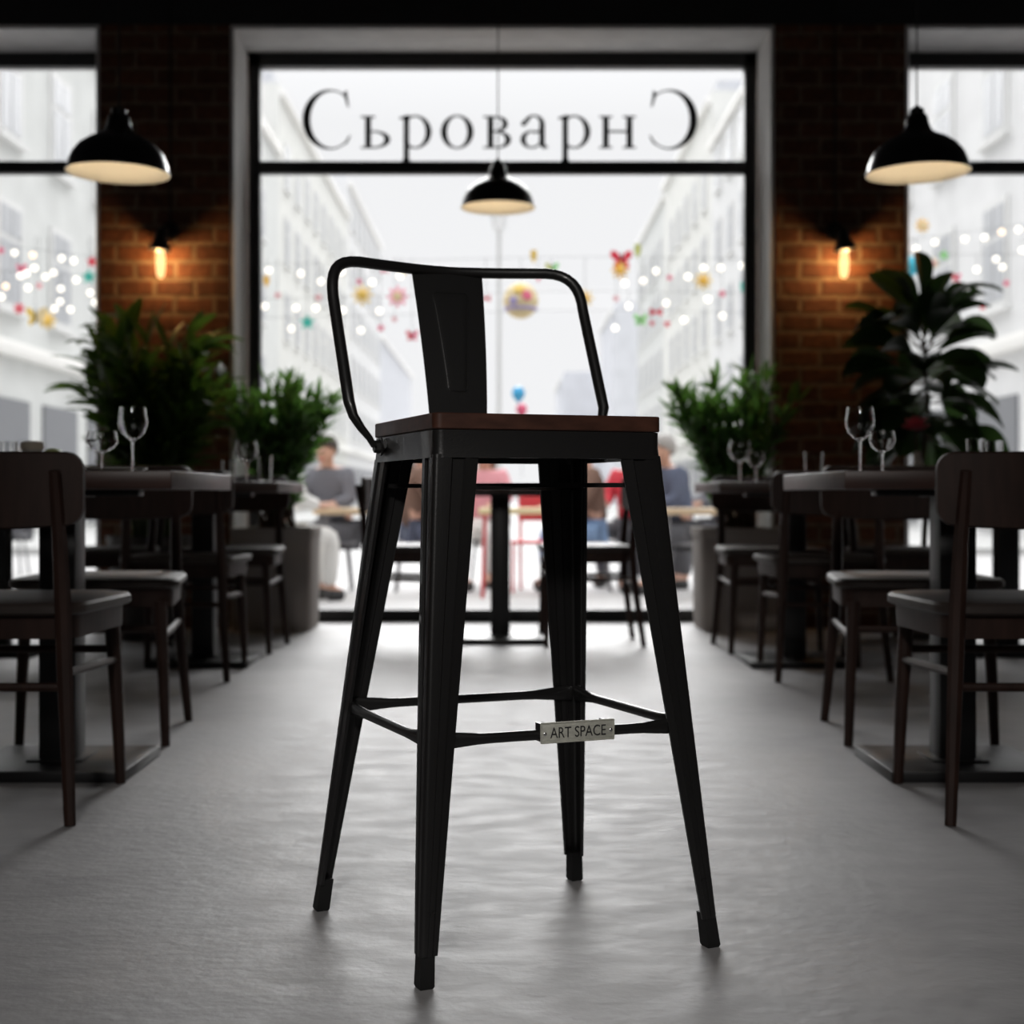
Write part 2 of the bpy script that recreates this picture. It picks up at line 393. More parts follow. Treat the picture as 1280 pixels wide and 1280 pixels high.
# legs: folded sheet metal, an outward corner with two tapering grooved flanges
def offset(poly, d):
    out = []
    for i, p in enumerate(poly):
        a = poly[max(i - 1, 0)]; b = poly[min(i + 1, len(poly) - 1)]
        t = Vector((b[0] - a[0], b[1] - a[1])).normalized(); out.append((p[0] - t.y * d, p[1] + t.x * d))
    return out
def leg_profile(w):
    g = .0032 * min(1, w / .05); r = .007; lip = .007
    half = [(w - .001, lip), (w, .0015), (w * .72, 0), (w * .68, g), (w * .44, g), (w * .40, 0), (r, 0)]
    arc = [(r - r * math.sin(a), r - r * math.cos(a)) for a in [R(18 * k) for k in range(1, 5)]]
    poly = half + arc + [(y, x) for x, y in half[::-1]]
    inn = offset(poly, -.0022)
    return poly + inn[::-1]
feet = dict(near=Vector((-.1159, 2.0065, 0)), right=Vector((.3358, 2.206, 0)), left=Vector((-.3194, 2.412, 0)), back=Vector((.136, 2.612, 0)))
sg_ = dict(near=(-1, -1), right=(1, -1), left=(-1, 1), back=(1, 1))
legline = {}
for k in feet:
    sx, sy = sg_[k]
    P0 = ex * sx * (HA + .001) + ey * sy * (HA + .001) + Z(.752)
    P1 = feet[k] - S0
    legline[k] = (P0, P1)
    mb = MB(); loops = []
    N = 9
    for i in range(N):
        t = i / (N - 1) * .94; c = P0.lerp(P1, t); w = .068 + (.027 - .068) * (i / (N - 1))
        a = th + (tb - th) * t; ux = Vector((math.cos(a), math.sin(a), 0)) * -sx; uy = Vector((-math.sin(a), math.cos(a), 0)) * -sy
        loops.append([c + ux * p[0] + uy * p[1] for p in leg_profile(w)])
    mb.loft(loops); lg = mb.build('leg', M['black'], stool)
    ft = MB(); c1 = P0.lerp(P1, .93); ux, uy = bx_ * -sx, by_ * -sy
    def sq(c, o, s_): return [c + ux * (o + a) + uy * (o + b) for a, b in ((0, 0), (s_, 0), (s_, s_), (0, s_))]
    ft.loft([sq(c1, .0022, .021), sq(P1 + Z(.004), .0012, .0225), sq(P1, .003, .019)])
    ft.build('rubber_foot', M['rubber'], lg)
    rv = MB()
    for q, t in ((.012, .86), (.019, .86)):
        c = P0.lerp(P1, t)
        rv.lathe([(0, .0012), (.0018, .0008), (.002, 0), (0, 0)], c + ux * q * 1.0 - uy * .0005, 8, Matrix.Rotation(0, 4, 'X') @ (uy * -1).to_track_quat('Z', 'Y').to_matrix().to_4x4())
    rv.build('rivet', M['black'], lg)
def leg_at(k, z):
    P0, P1 = legline[k]; t = (P0.z - z) / (P0.z - P1.z); return P0.lerp(P1, t)
def footbar(a, b, z0=.341, z1=.341):
    A, B = leg_at(a, z0), leg_at(b, z1); d = (B - A).normalized(); inn = (-(A + B) / 2); inn.z = 0; inn.normalize()
    A = A + d * .012 + inn * .008; B = B - d * .012 + inn * .008; L = (B - A).length
    ts = [0, .018 / L, .045 / L, .07 / L, .095 / L, .5, 1 - .095 / L, 1 - .07 / L, 1 - .045 / L, 1 - .018 / L, 1]
    rr = [(.0125, .0025), (.0125, .0025), (.0105, .005), (.0085, .0075), (.0078, .0078)]
    rr = rr + [(.0078, .0078)] + rr[::-1]
    pts = [A.lerp(B, t) for t in ts]
    MB().sweep(pts, rr, 12).build('footrest_bar', M['black'], stool)
    return A, B, d, inn
fA, fB, fd, fin = footbar('near', 'right')
footbar('near', 'left'); footbar('left', 'back'); footbar('right', 'back')
for a, b, z in (('left', 'right', .708), ('near', 'back', .704)):
    A, B = leg_at(a, z), leg_at(b, z); d = (B - A).normalized(); A = A + d * .01; B = B - d * .01
    w_ = Vector((-d.y, d.x, 0)) * .007
    MB().loft([[A + w_ + Z(.0035), A - w_ + Z(.0035), A - w_ - Z(.0035), A + w_ - Z(.0035)], [B + w_ + Z(.0035), B - w_ + Z(.0035), B - w_ - Z(.0035), B + w_ - Z(.0035)]]).build('cross_brace', M['black'], stool, smooth=False)
# back loop
def kp(a, t, z): return kx * a + ky * t + Z(z)
def bez(p0, p1, p2, p3, n):
    return [p0 * (1 - u) ** 3 + p1 * 3 * u * (1 - u) ** 2 + p2 * 3 * u * u * (1 - u) + p3 * u ** 3 for u in [i / n for i in range(1, n + 1)]]
TB, TT = .128, .242
half = [kp(.190, .125, .772), kp(.197, .126, .785), kp(.212, .127, .803), kp(.224, .129, .822), kp(.230, .133, .845)]
half += [kp(.230 + .002 * i / 6, .133 + (TT - .02 - .133) * i / 6, .845 + (1.025 - .845) * i / 6) for i in range(1, 7)]
c0 = half[-1]; c1 = kp(.175, TT + .022, 1.0955)
half += bez(c0, kp(.233, TT - .006, 1.07), kp(.222, TT + .012, 1.0955), c1, 8)
half += bez(c1, kp(.12, TT + .04, 1.095), kp(.06, TT + .058, 1.094), kp(0, TT + .060, 1.094), 8)
def mir(v):
    a, t = v.dot(kx), v.dot(ky); return kp(-a, t, v.z)
path = [mir(p) for p in half] + half[::-1][1:]
nr = len(path); rad = [.0098] * nr
for i, q in enumerate([(.014, .003), (.0135, .0045), (.012, .0065), (.0105, .008), (.0098, .0095)]):
    rad[i] = q; rad[-1 - i] = q
MB().sweep(path, rad, 14, up=ky).build('back_tube', M['black'], stool)
for sx in (-1, 1):
    b = MB(); c = ex * sx * (HA + .0035) + ey * .118 + Z(.772)
    q = (ex * sx).to_track_quat('Z', 'Y').to_matrix().to_4x4()
    bb = bmesh.new(); bmesh.ops.create_cone(bb, segments=6, radius1=.011, radius2=.010, depth=.010, cap_ends=True)
    b.add(bb, Matrix.Translation(c + ex * sx * .008) @ q)
    b.lathe([(0, 0), (.0155, 0), (.0155, .003), (0, .003)], c, 18, q)
    b.sweep([c + ey * -.024 + Z(.004), c + ey * .024 + Z(-.004)], [(.008, .003)] * 2, 8)
    b.build('wing_bolt', M['black'], stool)
# splat: a bent plate with an embossed taper panel
sp = MB(); NR = 14; rows = []
def splat_pt(u, v, lift=0):                       # u -1..1 across, v 0..1 up
    z = .735 + (1.094 - .735) * max(v, .085)
    wv = .048 + .019 * v
    t = .193 + .030 * max(0, (v - .15) / .85) ** 1.1 * 1 + .078 * v ** 1.6 * .95 - .001
    cx_ = -.016 * (1 - v) - .002
    return kp(cx_ + u * wv, t + lift, z)
def emb(u, v):
    hw = .32 + .20 * (v - .385) / .50
    d = min(1, max(0, (hw - abs(u)) / .08)) * min(1, max(0, (v - .385) / .02)) * min(1, max(0, (.885 - v) / .02))
    return d
us = [-1, -.8] + [-.66 + i * 1.32 / 26 for i in range(27)] + [.8, 1]; vs = [.085 + .915 * i / 60 for i in range(61)]
def spl_rows(th_):
    out = []
    for v in vs:
        out.append([sp.bm.verts.new(splat_pt(u, v, th_ - .0006 * emb(u, v))) for u in us])
    return out
ra_, rb_ = spl_rows(0), spl_rows(.0022)
for g, fl in ((ra_, 0), (rb_, 1)):
    for i in range(len(vs) - 1):
        for j in range(len(us) - 1):
            f = (g[i][j], g[i][j + 1], g[i + 1][j + 1], g[i + 1][j]); sp.bm.faces.new(f[::-1] if fl else f)
for i in range(len(vs) - 1):
    sp.bm.faces.new((ra_[i][0], ra_[i + 1][0], rb_[i + 1][0], rb_[i][0])); sp.bm.faces.new((ra_[i][-1], rb_[i][-1], rb_[i + 1][-1], ra_[i + 1][-1]))
for j in range(len(us) - 1):
    sp.bm.faces.new((ra_[0][j], rb_[0][j], rb_[0][j + 1], ra_[0][j + 1])); sp.bm.faces.new((ra_[-1][j], ra_[-1][j + 1], rb_[-1][j + 1], rb_[-1][j]))
splat = sp.build('back_splat', M['black'], stool)
bd = [(-.30, .40), (-.22, .385), (.24, .385), (.32, .40)] + [(.32 + .19 * i / 10, .40 + .465 * i / 10) for i in range(1, 11)] + [(.44, .885), (-.44, .885)] + [(-.49 + .19 * i / 10, .865 - .465 * i / 10) for i in range(0, 10)]
bp_ = [splat_pt(u + .02, v, -.0002) for u, v in bd]
MB().sweep(bp_ + [bp_[0]], .0011, 6).build('embossed_bead', M['black'], splat)
# nameplate on the front footrest bar
pc = fA.lerp(fB, .545) - fin * .011 + Z(.0035)
out = -fin
def pl(u, v, w): return pc + fd * u + Z(v) + out * w
pm = MB(); pm.loft([[pl(u, v, -.001) for u, v in rrect(.0600, .0025, 4, .0155)], [pl(u, v, .0008) for u, v in rrect(.0600, .0025, 4, .0155)], [pl(u, v, .0014) for u, v in rrect(.0592, .0025, 4, .0147)]])
plate = pm.build('nameplate', M['plate'], stool); plate['label'] = 'small brushed steel plate lettered ART SPACE on the front footrest bar'
rim = MB()
for s in (-1, 1): rim.loft([[pl(u, v + s * .0143, .0012) for u, v in rrect(.0590, .0004, 2, .0009)], [pl(u, v + s * .0143, .0024) for u, v in rrect(.0588, .0003, 2, .0006)]])
for s in (-1, 1): rim.loft([[pl(u + s * .0586, v, .0012) for u, v in rrect(.0009, .0004, 2, .0147)], [pl(u + s * .0586, v, .0024) for u, v in rrect(.0006, .0003, 2, .0145)]])
rim.build('plate_rim', M['plate'], plate)
for s in (-1, 1):
    q = out.to_track_quat('Z', 'Y').to_matrix().to_4x4()
    MB().lathe([(0, .0022), (.0018, .0019), (.0028, .001), (.003, 0), (0, 0)], pl(s * .0535, -.001, .0012), 12, q).build('screw', M['screw'], plate)
fc = bpy.data.curves.new('t', 'FONT'); fc.body = 'ART SPACE'; fc.size = .0218; fc.extrude = .0003; fc.align_x = 'CENTER'; fc.align_y = 'CENTER'
fo = bpy.data.objects.new('t', fc); COL.objects.link(fo)
dg = bpy.context.evaluated_depsgraph_get(); dg.update()
fm = bpy.data.meshes.new_from_object(fo.evaluated_get(dg)); bpy.data.objects.remove(fo)
xs_ = [v.co.x for v in fm.vertices]; ys_ = [v.co.y for v in fm.vertices]
wx = max(xs_) - min(xs_); mx_ = (max(xs_) + min(xs_)) / 2; my_ = (max(ys_) + min(ys_)) / 2; hy_ = max(ys_) - min(ys_)
for v in fm.vertices:
    v.co = pl((v.co.x - mx_) * .090 / wx, (v.co.y - my_) * .0158 / hy_, .0017 + v.co.z)
fm.materials.clear(); fm.materials.append(M['ink'])
to = bpy.data.objects.new('lettering', fm); COL.objects.link(to); to.parent = plate
for s in (-1, 1):
    bk = MB(); bk.loft([[pl(s * .052 + u, v, -.0225) for u, v in rrect(.006, .001, 2, .0135)], [pl(s * .052 + u, v, -.0011) for u, v in rrect(.006, .001, 2, .0135)]])
    bk.build('clamp', M['black'], plate)

# ------------------------------------------------------------------ dining chairs
chair_n = [0]
def make_chair():
    r = empty('dining_chair')
    # seat: rounded trapezoid, slightly domed
    def sloop(s, z):
        pts = []
        for x, y in rrect(.235, .07, 6, .215):
            k = 1 - .09 * (.215 - y) / .43; pts.append((x * k * s, y * s + .012, z))
        return pts
    MB().loft([sloop(.97, .436), sloop(1, .442), sloop(1, .456), sloop(.975, .463), sloop(.85, .467), sloop(.4, .468)]).build('seat', M['chairseat'], r)
    sr = MB()
    def rl(s, z): return [(x * (1 - .09 * (.2 - y) / .4) * s, y * s + .01, z) for x, y in rrect(.215, .05, 5, .19)]
    sr.loft([rl(1, .385), rl(1.01, .437)]).build('seat_rail', M['chairwood'], r)
    for s in (-1, 1):
        pts = [(s * .210, -.245, 0), (s * .198, -.222, .15), (s * .186, -.202, .32), (s * .180, -.194, .44), (s * .176, -.206, .60), (s * .174, -.235, .745)]
        MB().sweep(pts, [(.013, .0125), (.015, .015), (.018, .0175), (.019, .019), (.017, .0165), (.013, .012)], 8, up=(0, 1, 0)).build('rear_leg', M['chairwood'], r)
        MB().sweep([(s * .197, .205, 0), (s * .190, .198, .2), (s * .180, .190, .40)], [.0125, .0155, .019], 10, up=(0, 1, 0)).build('front_leg', M['chairwood'], r)
        MB().sweep([(s * .187, -.200, .315), (s * .190, .0, .308), (s * .186, .197, .300)], [.009, .0105, .009], 8).build('stretcher', M['chairwood'], r)
    MB().sweep([(-.187, -.203, .285), (.187, -.203, .285)], .0095, 8).build('stretcher', M['chairwood'], r)
    MB().sweep([(-.184, .196, .325), (.184, .196, .325)], .0095, 8).build('stretcher', M['chairwood'], r)
    b = MB(); pts = rrect(.226, .034, 6, .078)
    # subdivide along x for the bow
    NX = 16; fr = []; bkk = []
    def yb(x): return -.252 + .55 * x * x - 0
    def prof(x):
        e = .226 - abs(x); r_ = .034
        zz = .078 - (r_ - math.sqrt(max(0, r_ * r_ - (r_ - e) ** 2)) if e < r_ else 0); return zz
    xs = sorted(set([-.226, -.2245, -.22, -.213, -.205, -.192] + [-.192 + .384 * i / NX for i in range(NX + 1)] + [.205, .213, .22, .2245, .226]))
    loops = []
    for x in xs:
        z = max(prof(x), .044); zb = z if z >= .077 else z
        low = -.078 - .010 * (1 - (x / .226) ** 2)
        y = yb(x) + .026; lo = low + (.078 - z)
        loops.append([(x, y - .009, .708 + lo + .004), (x, y - .010, .708), (x, y - .008, .708 + z - .004), (x, y, .708 + z), (x, y + .008, .708 + z - .004), (x, y + .010, .708), (x, y + .009, .708 + lo + .004), (x, y, .708 + lo)])
    b.loft(loops).build('backrest', M['chairwood'], r, angle=50)
    return r
proto = make_chair(); used = [False]
def chair(x, y, deg, label, group=None):
    o = copy_tree(proto) if used[0] else proto
    used[0] = True
    o.location = (x, y, 0); o.rotation_euler = (0, 0, R(deg)); tag(o, label, 'chair', group)
    return o
chair(-1.117, 3.265, 0, 'dark wooden chair seen from behind at the near left table')
chair(-1.150, 4.17, 186, 'dark wooden chair facing the camera across the near left table')
chair(-1.235, 5.60, 0, 'dark wooden chair with back to camera at the second left table, before the leafy plant')
chair(-1.22, 6.52, 180, 'dark wooden chair on the window side of the second left table, beside the taupe planter')
chair(-1.745, 6.40, 98, 'dark wooden chair side-on at the outer left table, near the brick pillar')
chair(1.150, 3.265, 0, 'dark wooden chair seen from behind at the near right table')
chair(1.175, 4.17, 174, 'dark wooden chair facing the camera across the near right table')
chair(1.235, 5.60, 0, 'dark wooden chair with back to camera at the second right table')
chair(1.20, 6.52, 180, 'dark wooden chair on the window side of the second right table, beside the right planter')
chair(1.745, 6.40, -98, 'dark wooden chair side-on at the outer right table, in front of the right brick pillar')
chair(-.43, 6.83, -92, 'dark wooden chair turned right, left of the table at the centre of the window')
chair(.40, 6.83, 92, 'dark wooden chair turned left, right of the table at the centre of the window')

# ------------------------------------------------------------------ tables
def make_table():
    r = empty('pedestal_table')
    MB().box((-.36, -.36, .708), (.36, .36, .75), .003).build('tabletop', M['tabletop'], r)
    MB().box((-.046, -.046, .028), (.046, .046, .70), .004).build('column', M['tablemetal'], r)
    b = MB(); b.box((-.205, -.185, 0), (.205, .185, .028), .003); b.box((-.07, -.07, .028), (.07, .07, .034), .002); b.build('base_plate', M['tablemetal'], r)
    MB().box((-.2, -.03, .692), (.2, .03, .708), .002).box((-.03, -.2, .690), (.03, .2, .707), .002).build('support_bracket', M['tablemetal'], r)
    return r
tproto = make_table(); tused = [False]
def table(x, y, label):
    o = copy_tree(tproto) if tused[0] else tproto
    tused[0] = True; o.location = (x, y, 0); tag(o, label, 'table', 'square pedestal tables'); return o
table(-1.117, 3.655, 'square dark wood table nearest on the left, tall wine glass on it')
table(1.143, 3.655, 'square dark wood table nearest on the right, tall wine glass on it')
table(-1.235, 5.97, 'square dark wood table second on the left, in front of the leafy plant')
table(1.205, 5.97, 'square dark wood table second on the right, in front of the right planter')
table(-2.22, 6.35, 'square dark wood table outermost on the left by the side window')
table(2.22, 6.35, 'square dark wood table outermost on the right, with the pink flower vase')
tc_ = table(-.01, 6.90, 'dark pedestal table at the window centre, seen through the stool legs')

# ------------------------------------------------------------------ glassware
TZ = .750
def wine(x, y, h, rb, label, name='wine_glass', tilt=0):
    r = empty(name, (x, y, TZ)); tag(r, label, 'glass')
    bh = h * .52; zb = h - bh
    outp = [(rb * .10, zb - .002), (rb * .42, zb + bh * .06), (rb * .80, zb + bh * .22), (rb * .99, zb + bh * .45), (rb, zb + bh * .58), (rb * .92, zb + bh * .85), (rb * .86, h)]
    inn = [(max(0, a - .0016), z + .0012) for a, z in outp[::-1][1:]]
    MB().lathe(outp + [(rb * .86 - .0012, h)] + inn[:-1] + [(0, zb + .006)], seg=28).build('bowl', M['glass'], r)
    MB().lathe([(0, .003), (.0035, .004), (.003, zb * .4), (.0035, zb * .85), (rb * .12, zb)], seg=12).build('stem', M['glass'], r)
    MB().lathe([(0, 0), (rb * .85, 0), (rb * .85, .0012), (rb * .3, .003), (0, .0045)], seg=28).build('foot', M['glass'], r)
    return r
def tumbler(x, y, h, rb, label):
    r = empty('tumbler', (x, y, TZ)); tag(r, label, 'glass')
    MB().lathe([(0, 0), (rb * .85, 0), (rb, h), (rb - .002, h), (rb * .83, .008), (0, .008)], seg=24).build('cup', M['glass'], r)
    return r
def gx(px, Y): return (px - CX) * Y / F
wine(gx(166, 3.40), 3.40, .152, .034, 'tall wine glass near the right edge of the near left table')
wine(gx(127, 3.50), 3.50, .100, .039, 'short rounded wine glass left of the tall one on the near left table')
tumbler(gx(9, 3.62), 3.62, .080, .026, 'clear tumbler at the far left on the near left table')
wine(gx(1075, 3.40), 3.40, .152, .034, 'tall wine glass near the left edge of the near right table')
wine(gx(1103, 3.48), 3.48, .100, .031, 'short wine glass right of the tall one on the near right table')
tumbler(gx(1219, 3.62), 3.62, .085, .022, 'clear tumbler on the near right table, left of its twin above the chair back')
tumbler(gx(1243, 3.66), 3.66, .082, .022, 'clear tumbler on the near right table, right of its twin above the chair back')
wine(gx(308, 5.78), 5.78, .165, .045, 'wine glass on the second left table in front of the window jamb')
tumbler(gx(286, 5.95), 5.95, .09, .028, 'small tumbler left of the wine glass on the second left table')
tumbler(gx(331, 5.9), 5.9, .11, .03, 'small tumbler right of the wine glass on the second left table')
wine(gx(925, 5.78), 5.78, .165, .045, 'larger wine glass at the left edge of the second right table')
wine(gx(945, 5.95), 5.95, .130, .036, 'smaller wine glass right of the larger one on the second right table')
tumbler(gx(1017, 5.78), 5.78, .12, .038, 'tumbler alone in front of the brick on the second right table')
j = empty('lidded_jar', (gx(40, 3.72), 3.72, TZ)); tag(j, 'small grey jar with cream lid on the near left table', 'jar')
MB().lathe([(0, 0), (.026, 0), (.028, .01), (.028, .055), (.024, .062), (0, .062)], seg=24).build('jar', M['ceramic'], j)
MB().lathe([(0, .062), (.029, .062), (.030, .068), (.029, .080), (.02, .084), (0, .084)], seg=24).build('lid', M['enamel'], j)
j = empty('condiment_dish', (gx(66, 3.60), 3.60, TZ)); tag(j, 'low dish with pale green contents on the near left table, right of the jar', 'dish')
MB().lathe([(0, 0), (.018, 0), (.028, .02), (.032, .045), (.030, .046), (.024, .02), (0, .012)], seg=24).build('dish', M['ceramic'], j)
MB().lathe([(0, .062), (.012, .060), (.022, .054), (.029, .044), (0, .03)], seg=24).build('contents', M['lime_lid'], j)
def sideplate(px, Y, lab):
    o = MB().lathe([(0, .002), (.05, .002), (.075, .012), (.076, .010), (.052, 0), (0, 0)], seg=32).build('side_plate', M['ceramic'])
    o.location = (gx(px, Y), Y, TZ); tag(o, lab, 'plate')
sideplate(146, 3.60, 'white side plate between the two wine glasses on the near left table')
# flower vase on outer right table
fv = empty('flower_vase', (1.875, 6.50, TZ)); tag(fv, 'white bud vase holding one pink flower on the outer right table', 'vase')
MB().lathe([(0, 0), (.028, 0), (.032, .03), (.022, .09), (.012, .13), (.015, .145), (.011, .144), (.010, .12), (0, .02)], seg=24).build('vase', M['ceramic'], fv)
MB().sweep([(0, 0, .03), (-.004, 0, .15), (-.010, 0, .235)], .004, 8).build('stem', M['bark'], fv)
pb = MB()
for ring_, (n_, ln, el) in enumerate(((7, .070, 20), (6, .068, 50), (4, .060, 80))):
    for i in range(n_):
        a = 2 * PI * i / n_ + ring_; d = Vector((math.cos(a) * math.cos(R(el)), math.sin(a) * math.cos(R(el)), math.sin(R(el))))
        s_ = Vector((-math.sin(a), math.cos(a), 0)); b0 = Vector((-.010, 0, .24)); up = d.cross(s_) * -1
        pb.faces([b0, b0 + d * ln * .5 + s_ * .026 + up * .004, b0 + d * ln + s_ * .012, b0 + d * ln * 1.05, b0 + d * ln - s_ * .012, b0 + d * ln * .5 - s_ * .026 + up * .004, b0 + d * ln * .55 - up * .004],
                 [(0, 1, 6), (1, 2, 6), (2, 3, 6), (3, 4, 6), (4, 5, 6), (5, 0, 6)])
pb.build('petals', M['pinkpetal'], fv, fixn=False)

# ------------------------------------------------------------------ pendant lamps
def pendant(px, py_rim, Y, d, label, tilt=0):
    c = at(px, py_rim, Y); r = empty('pendant_lamp', c); r.rotation_euler = (0, R(tilt), 0); tag(r, label, 'pendant lamp', 'black dome pendant lamps')
    R0 = d / 2; k = d / .36
    prof = [(R0 + .004, 0), (R0 + .004, .006), (R0, .010), (R0 * .975, .035 * k), (R0 * .90, .068 * k), (R0 * .77, .098 * k), (R0 * .58, .122 * k), (R0 * .40, .137 * k), (R0 * .29, .152 * k), (R0 * .235, .175 * k), (R0 * .205, .205 * k), (R0 * .17, .212 * k), (0, .214 * k)]
    MB().lathe(prof, seg=56).build('shade', M['shade'], r)
    MB().lathe([(R0 + .004, 0), (R0 - .003, .008), (R0 * .96, .035 * k), (R0 * .88, .066 * k), (R0 * .75, .094 * k), (R0 * .56, .117 * k), (R0 * .30, .130 * k), (0, .135 * k)], seg=56).build('reflector', M['enamel'], r)
    MB().lathe([(0, .04), (.016, .044), (.028, .06), (.029, .078), (.018, .10), (.013, .125), (0, .125)], seg=20).build('bulb', M['bulb'], r)
    MB().lathe([(.026 * k, .208 * k), (.026 * k, .230 * k), (.014, .238 * k), (.006, .245 * k), (0, .245 * k)], seg=20).build('cord_cap', M['shade'], r)
    MB().sweep([(0, 0, .24 * k), (math.sin(R(-tilt)) * 1, 0, 1.2), (math.sin(R(-tilt)) * 1.5, 0, 3.55 - c.z)], .0028, 6).build('cord', M['cord'], r)
pendant(147.5, 217, 5.18, .36, 'black dome pendant lamp on the left, in front of the left brick pillar', 1.0)
pendant(1147.5, 217, 5.18, .36, 'black dome pendant lamp on the right, in front of the right brick pillar', -1.0)
pendant(622.5, 260, 6.92, .35, 'black dome pendant lamp hanging in the middle below the window lettering')

# ------------------------------------------------------------------ wall sconces
def sconce(px, sgn, label):
    c = at(px, 300, YW); r = empty('wall_sconce', (c.x, YW, c.z)); tag(r, label, 'wall lamp')
    q = Matrix.Rotation(R(90), 4, 'X')
    MB().lathe([(0, 0), (.045, 0), (.045, .010), (.036, .018), (0, .018)], (0, 0, .045), 28, q).build('wall_plate', M['sockets'], r)
    MB().sweep([(0, -.015, .045), (sgn * .002, -.07, .055), (sgn * .012, -.11, .04), (sgn * .016, -.125, .0)], .009, 10).build('arm', M['sockets'], r)
    a = MB(); q2 = Matrix.Rotation(R(sgn * -8), 4, 'Y')
    a.lathe([(0, .035), (.022, .034), (.030, .024), (.034, -.02), (.056, -.055), (.060, -.078), (.054, -.078), (.030, -.03), (0, -.03)], (sgn * .016, -.125, .0), 28, q2).build('socket', M['sockets'], r)
    b = MB(); b.lathe([(0, -.030), (.014, -.032), (.020, -.06), (.023, -.088), (.0235, -.15), (.019, -.185), (.010, -.198), (0, -.2)], (sgn * .022, -.125, -.02), 24).build('bulb', M['filament'], r)
    pl_ = bpy.data.lights.new('sconce_light', 'POINT'); pl_.energy = 4.2; pl_.color = (1, .55, .20); pl_.shadow_soft_size = .018
    po = bpy.data.objects.new('sconce_light', pl_); COL.objects.link(po); po.location = (c.x + sgn * .022, YW - .125, c.z - .13)
    MB().sweep([(0, -.010, .07), (0, -.008, .4), (0, -.008, 3.55 - c.z)], .0045, 8).build('conduit', M['cord'], r)
    return c
sconce(213, -1, 'black wall lamp with glowing amber tube bulb on the left brick pillar')
sconce(1043, 1, 'black wall lamp with glowing amber tube bulb on the right brick pillar')

# ------------------------------------------------------------------ plants
def leaf(mb, base, d, L, W, droop, shape='lance', up=Vector((0, 0, 1)), roll=0, ns=6, stalk=.0):
    d = d.normalized(); side = d.cross(up)
    if side.length < .05: side = d.cross(Vector((1, 0, 0)))
    side.normalize(); side = (Matrix.Rotation(roll, 3, d) @ side)
    p = base.copy(); vs_ = []; ring_ = []
    dirv = d.copy()
    for i in range(ns + 1):
        t = i / ns
        if shape == 'lance': w = W * (math.sin(PI * min(1, t * .94 + .03)) ** .8) * (1 - .25 * t)
        elif shape == 'fig': w = W * (max(0.02, math.sin(PI * t ** 1.35 * .97 + .03)) ** .75) * (.75 + .35 * t)
        else: w = W * math.sin(PI * (t * .96 + .02))
        nrm = side.cross(dirv).normalized()
        ring_.append((p + side * w / 2 + nrm * w * .16, p.copy(), p - side * w / 2 + nrm * w * .16))
        p = p + dirv * (L / ns); dirv = (dirv + Vector((0, 0, -droop / ns))).normalized()
    vv = []
    for a, b, c in ring_: vv += [a, b, c]
    fs = []
    for i in range(ns):
        k = i * 3; fs += [(k, k + 1, k + 4, k + 3), (k + 1, k + 2, k + 5, k + 4)]
    mb.faces(vv, fs)
def rdir(el0, el1, rr):
    a = rr.uniform(0, 2 * PI); e = R(rr.uniform(el0, el1)); return Vector((math.cos(a) * math.cos(e), math.sin(a) * math.cos(e), math.sin(e)))
def pot_round(r, rad, h, m):
    MB().lathe([(0, 0), (rad * .75, 0), (rad * .8, .02), (rad, h - .03), (rad * 1.04, h), (rad * .95, h), (rad * .93, h - .04), (0, h - .05)], seg=36).build('pot', m, r)
    MB().lathe([(0, h - .035), (rad * .93, h - .045)], seg=24).build('soil', M['soil'], r, fixn=True)
# bushy strap-leaf plant at the left pillar
def bushy(x, y, zc, rx, rz, label, seed):
    rr = random.Random(seed); r = empty('potted_plant', (x, y, 0)); tag(r, label, 'plant')
    pot_round(r, .20, .50, M['potdark'])
    st, fo_ = MB(), MB()
    for k in range(50):
        a = rr.uniform(0, 2 * PI); q = rr.uniform(.1, 1) ** .7
        tip = Vector((math.cos(a) * q * rx * .85, math.sin(a) * q * .30, zc + rz * rr.uniform(-.35, .75) * (1.15 - .5 * q)))
        b0 = Vector((math.cos(a) * .08, math.sin(a) * .08, .46)); mid = (b0 + tip) / 2 + Vector((-math.cos(a) * .05, 0, .14))
        pts = [b0] + bez(b0, b0.lerp(mid, .6), mid, tip, 8)
        st.sweep(pts, [.007 - .0005 * i for i in range(9)], 6)
        for i in range(2, 9):
            for s in range(3):
                d = rdir(-15, 60, rr); d = (d + (pts[i] - pts[i - 1]).normalized() * .9 + Vector((math.cos(a), math.sin(a) * .5, 0)) * .35).normalized()
                leaf(fo_, pts[i] + Vector((rr.uniform(-.01, .01),) * 3), d, rr.uniform(.14, .25), rr.uniform(.045, .072), rr.uniform(.5, 1.3), 'lance', roll=rr.uniform(-.7, .7))
    for v in fo_.bm.verts:
        if v.co.y + y > YW - .02: v.co.y = YW - .02 - y - rr.uniform(0, .01)
    st.build('stems', M['leafbig'], r); f = fo_.build('foliage', M['leafbig'], r, fixn=False); return r
bushy(-1.72, 7.02, 1.19, .44, .42, 'large bushy dark green plant in front of the left brick pillar', 11)
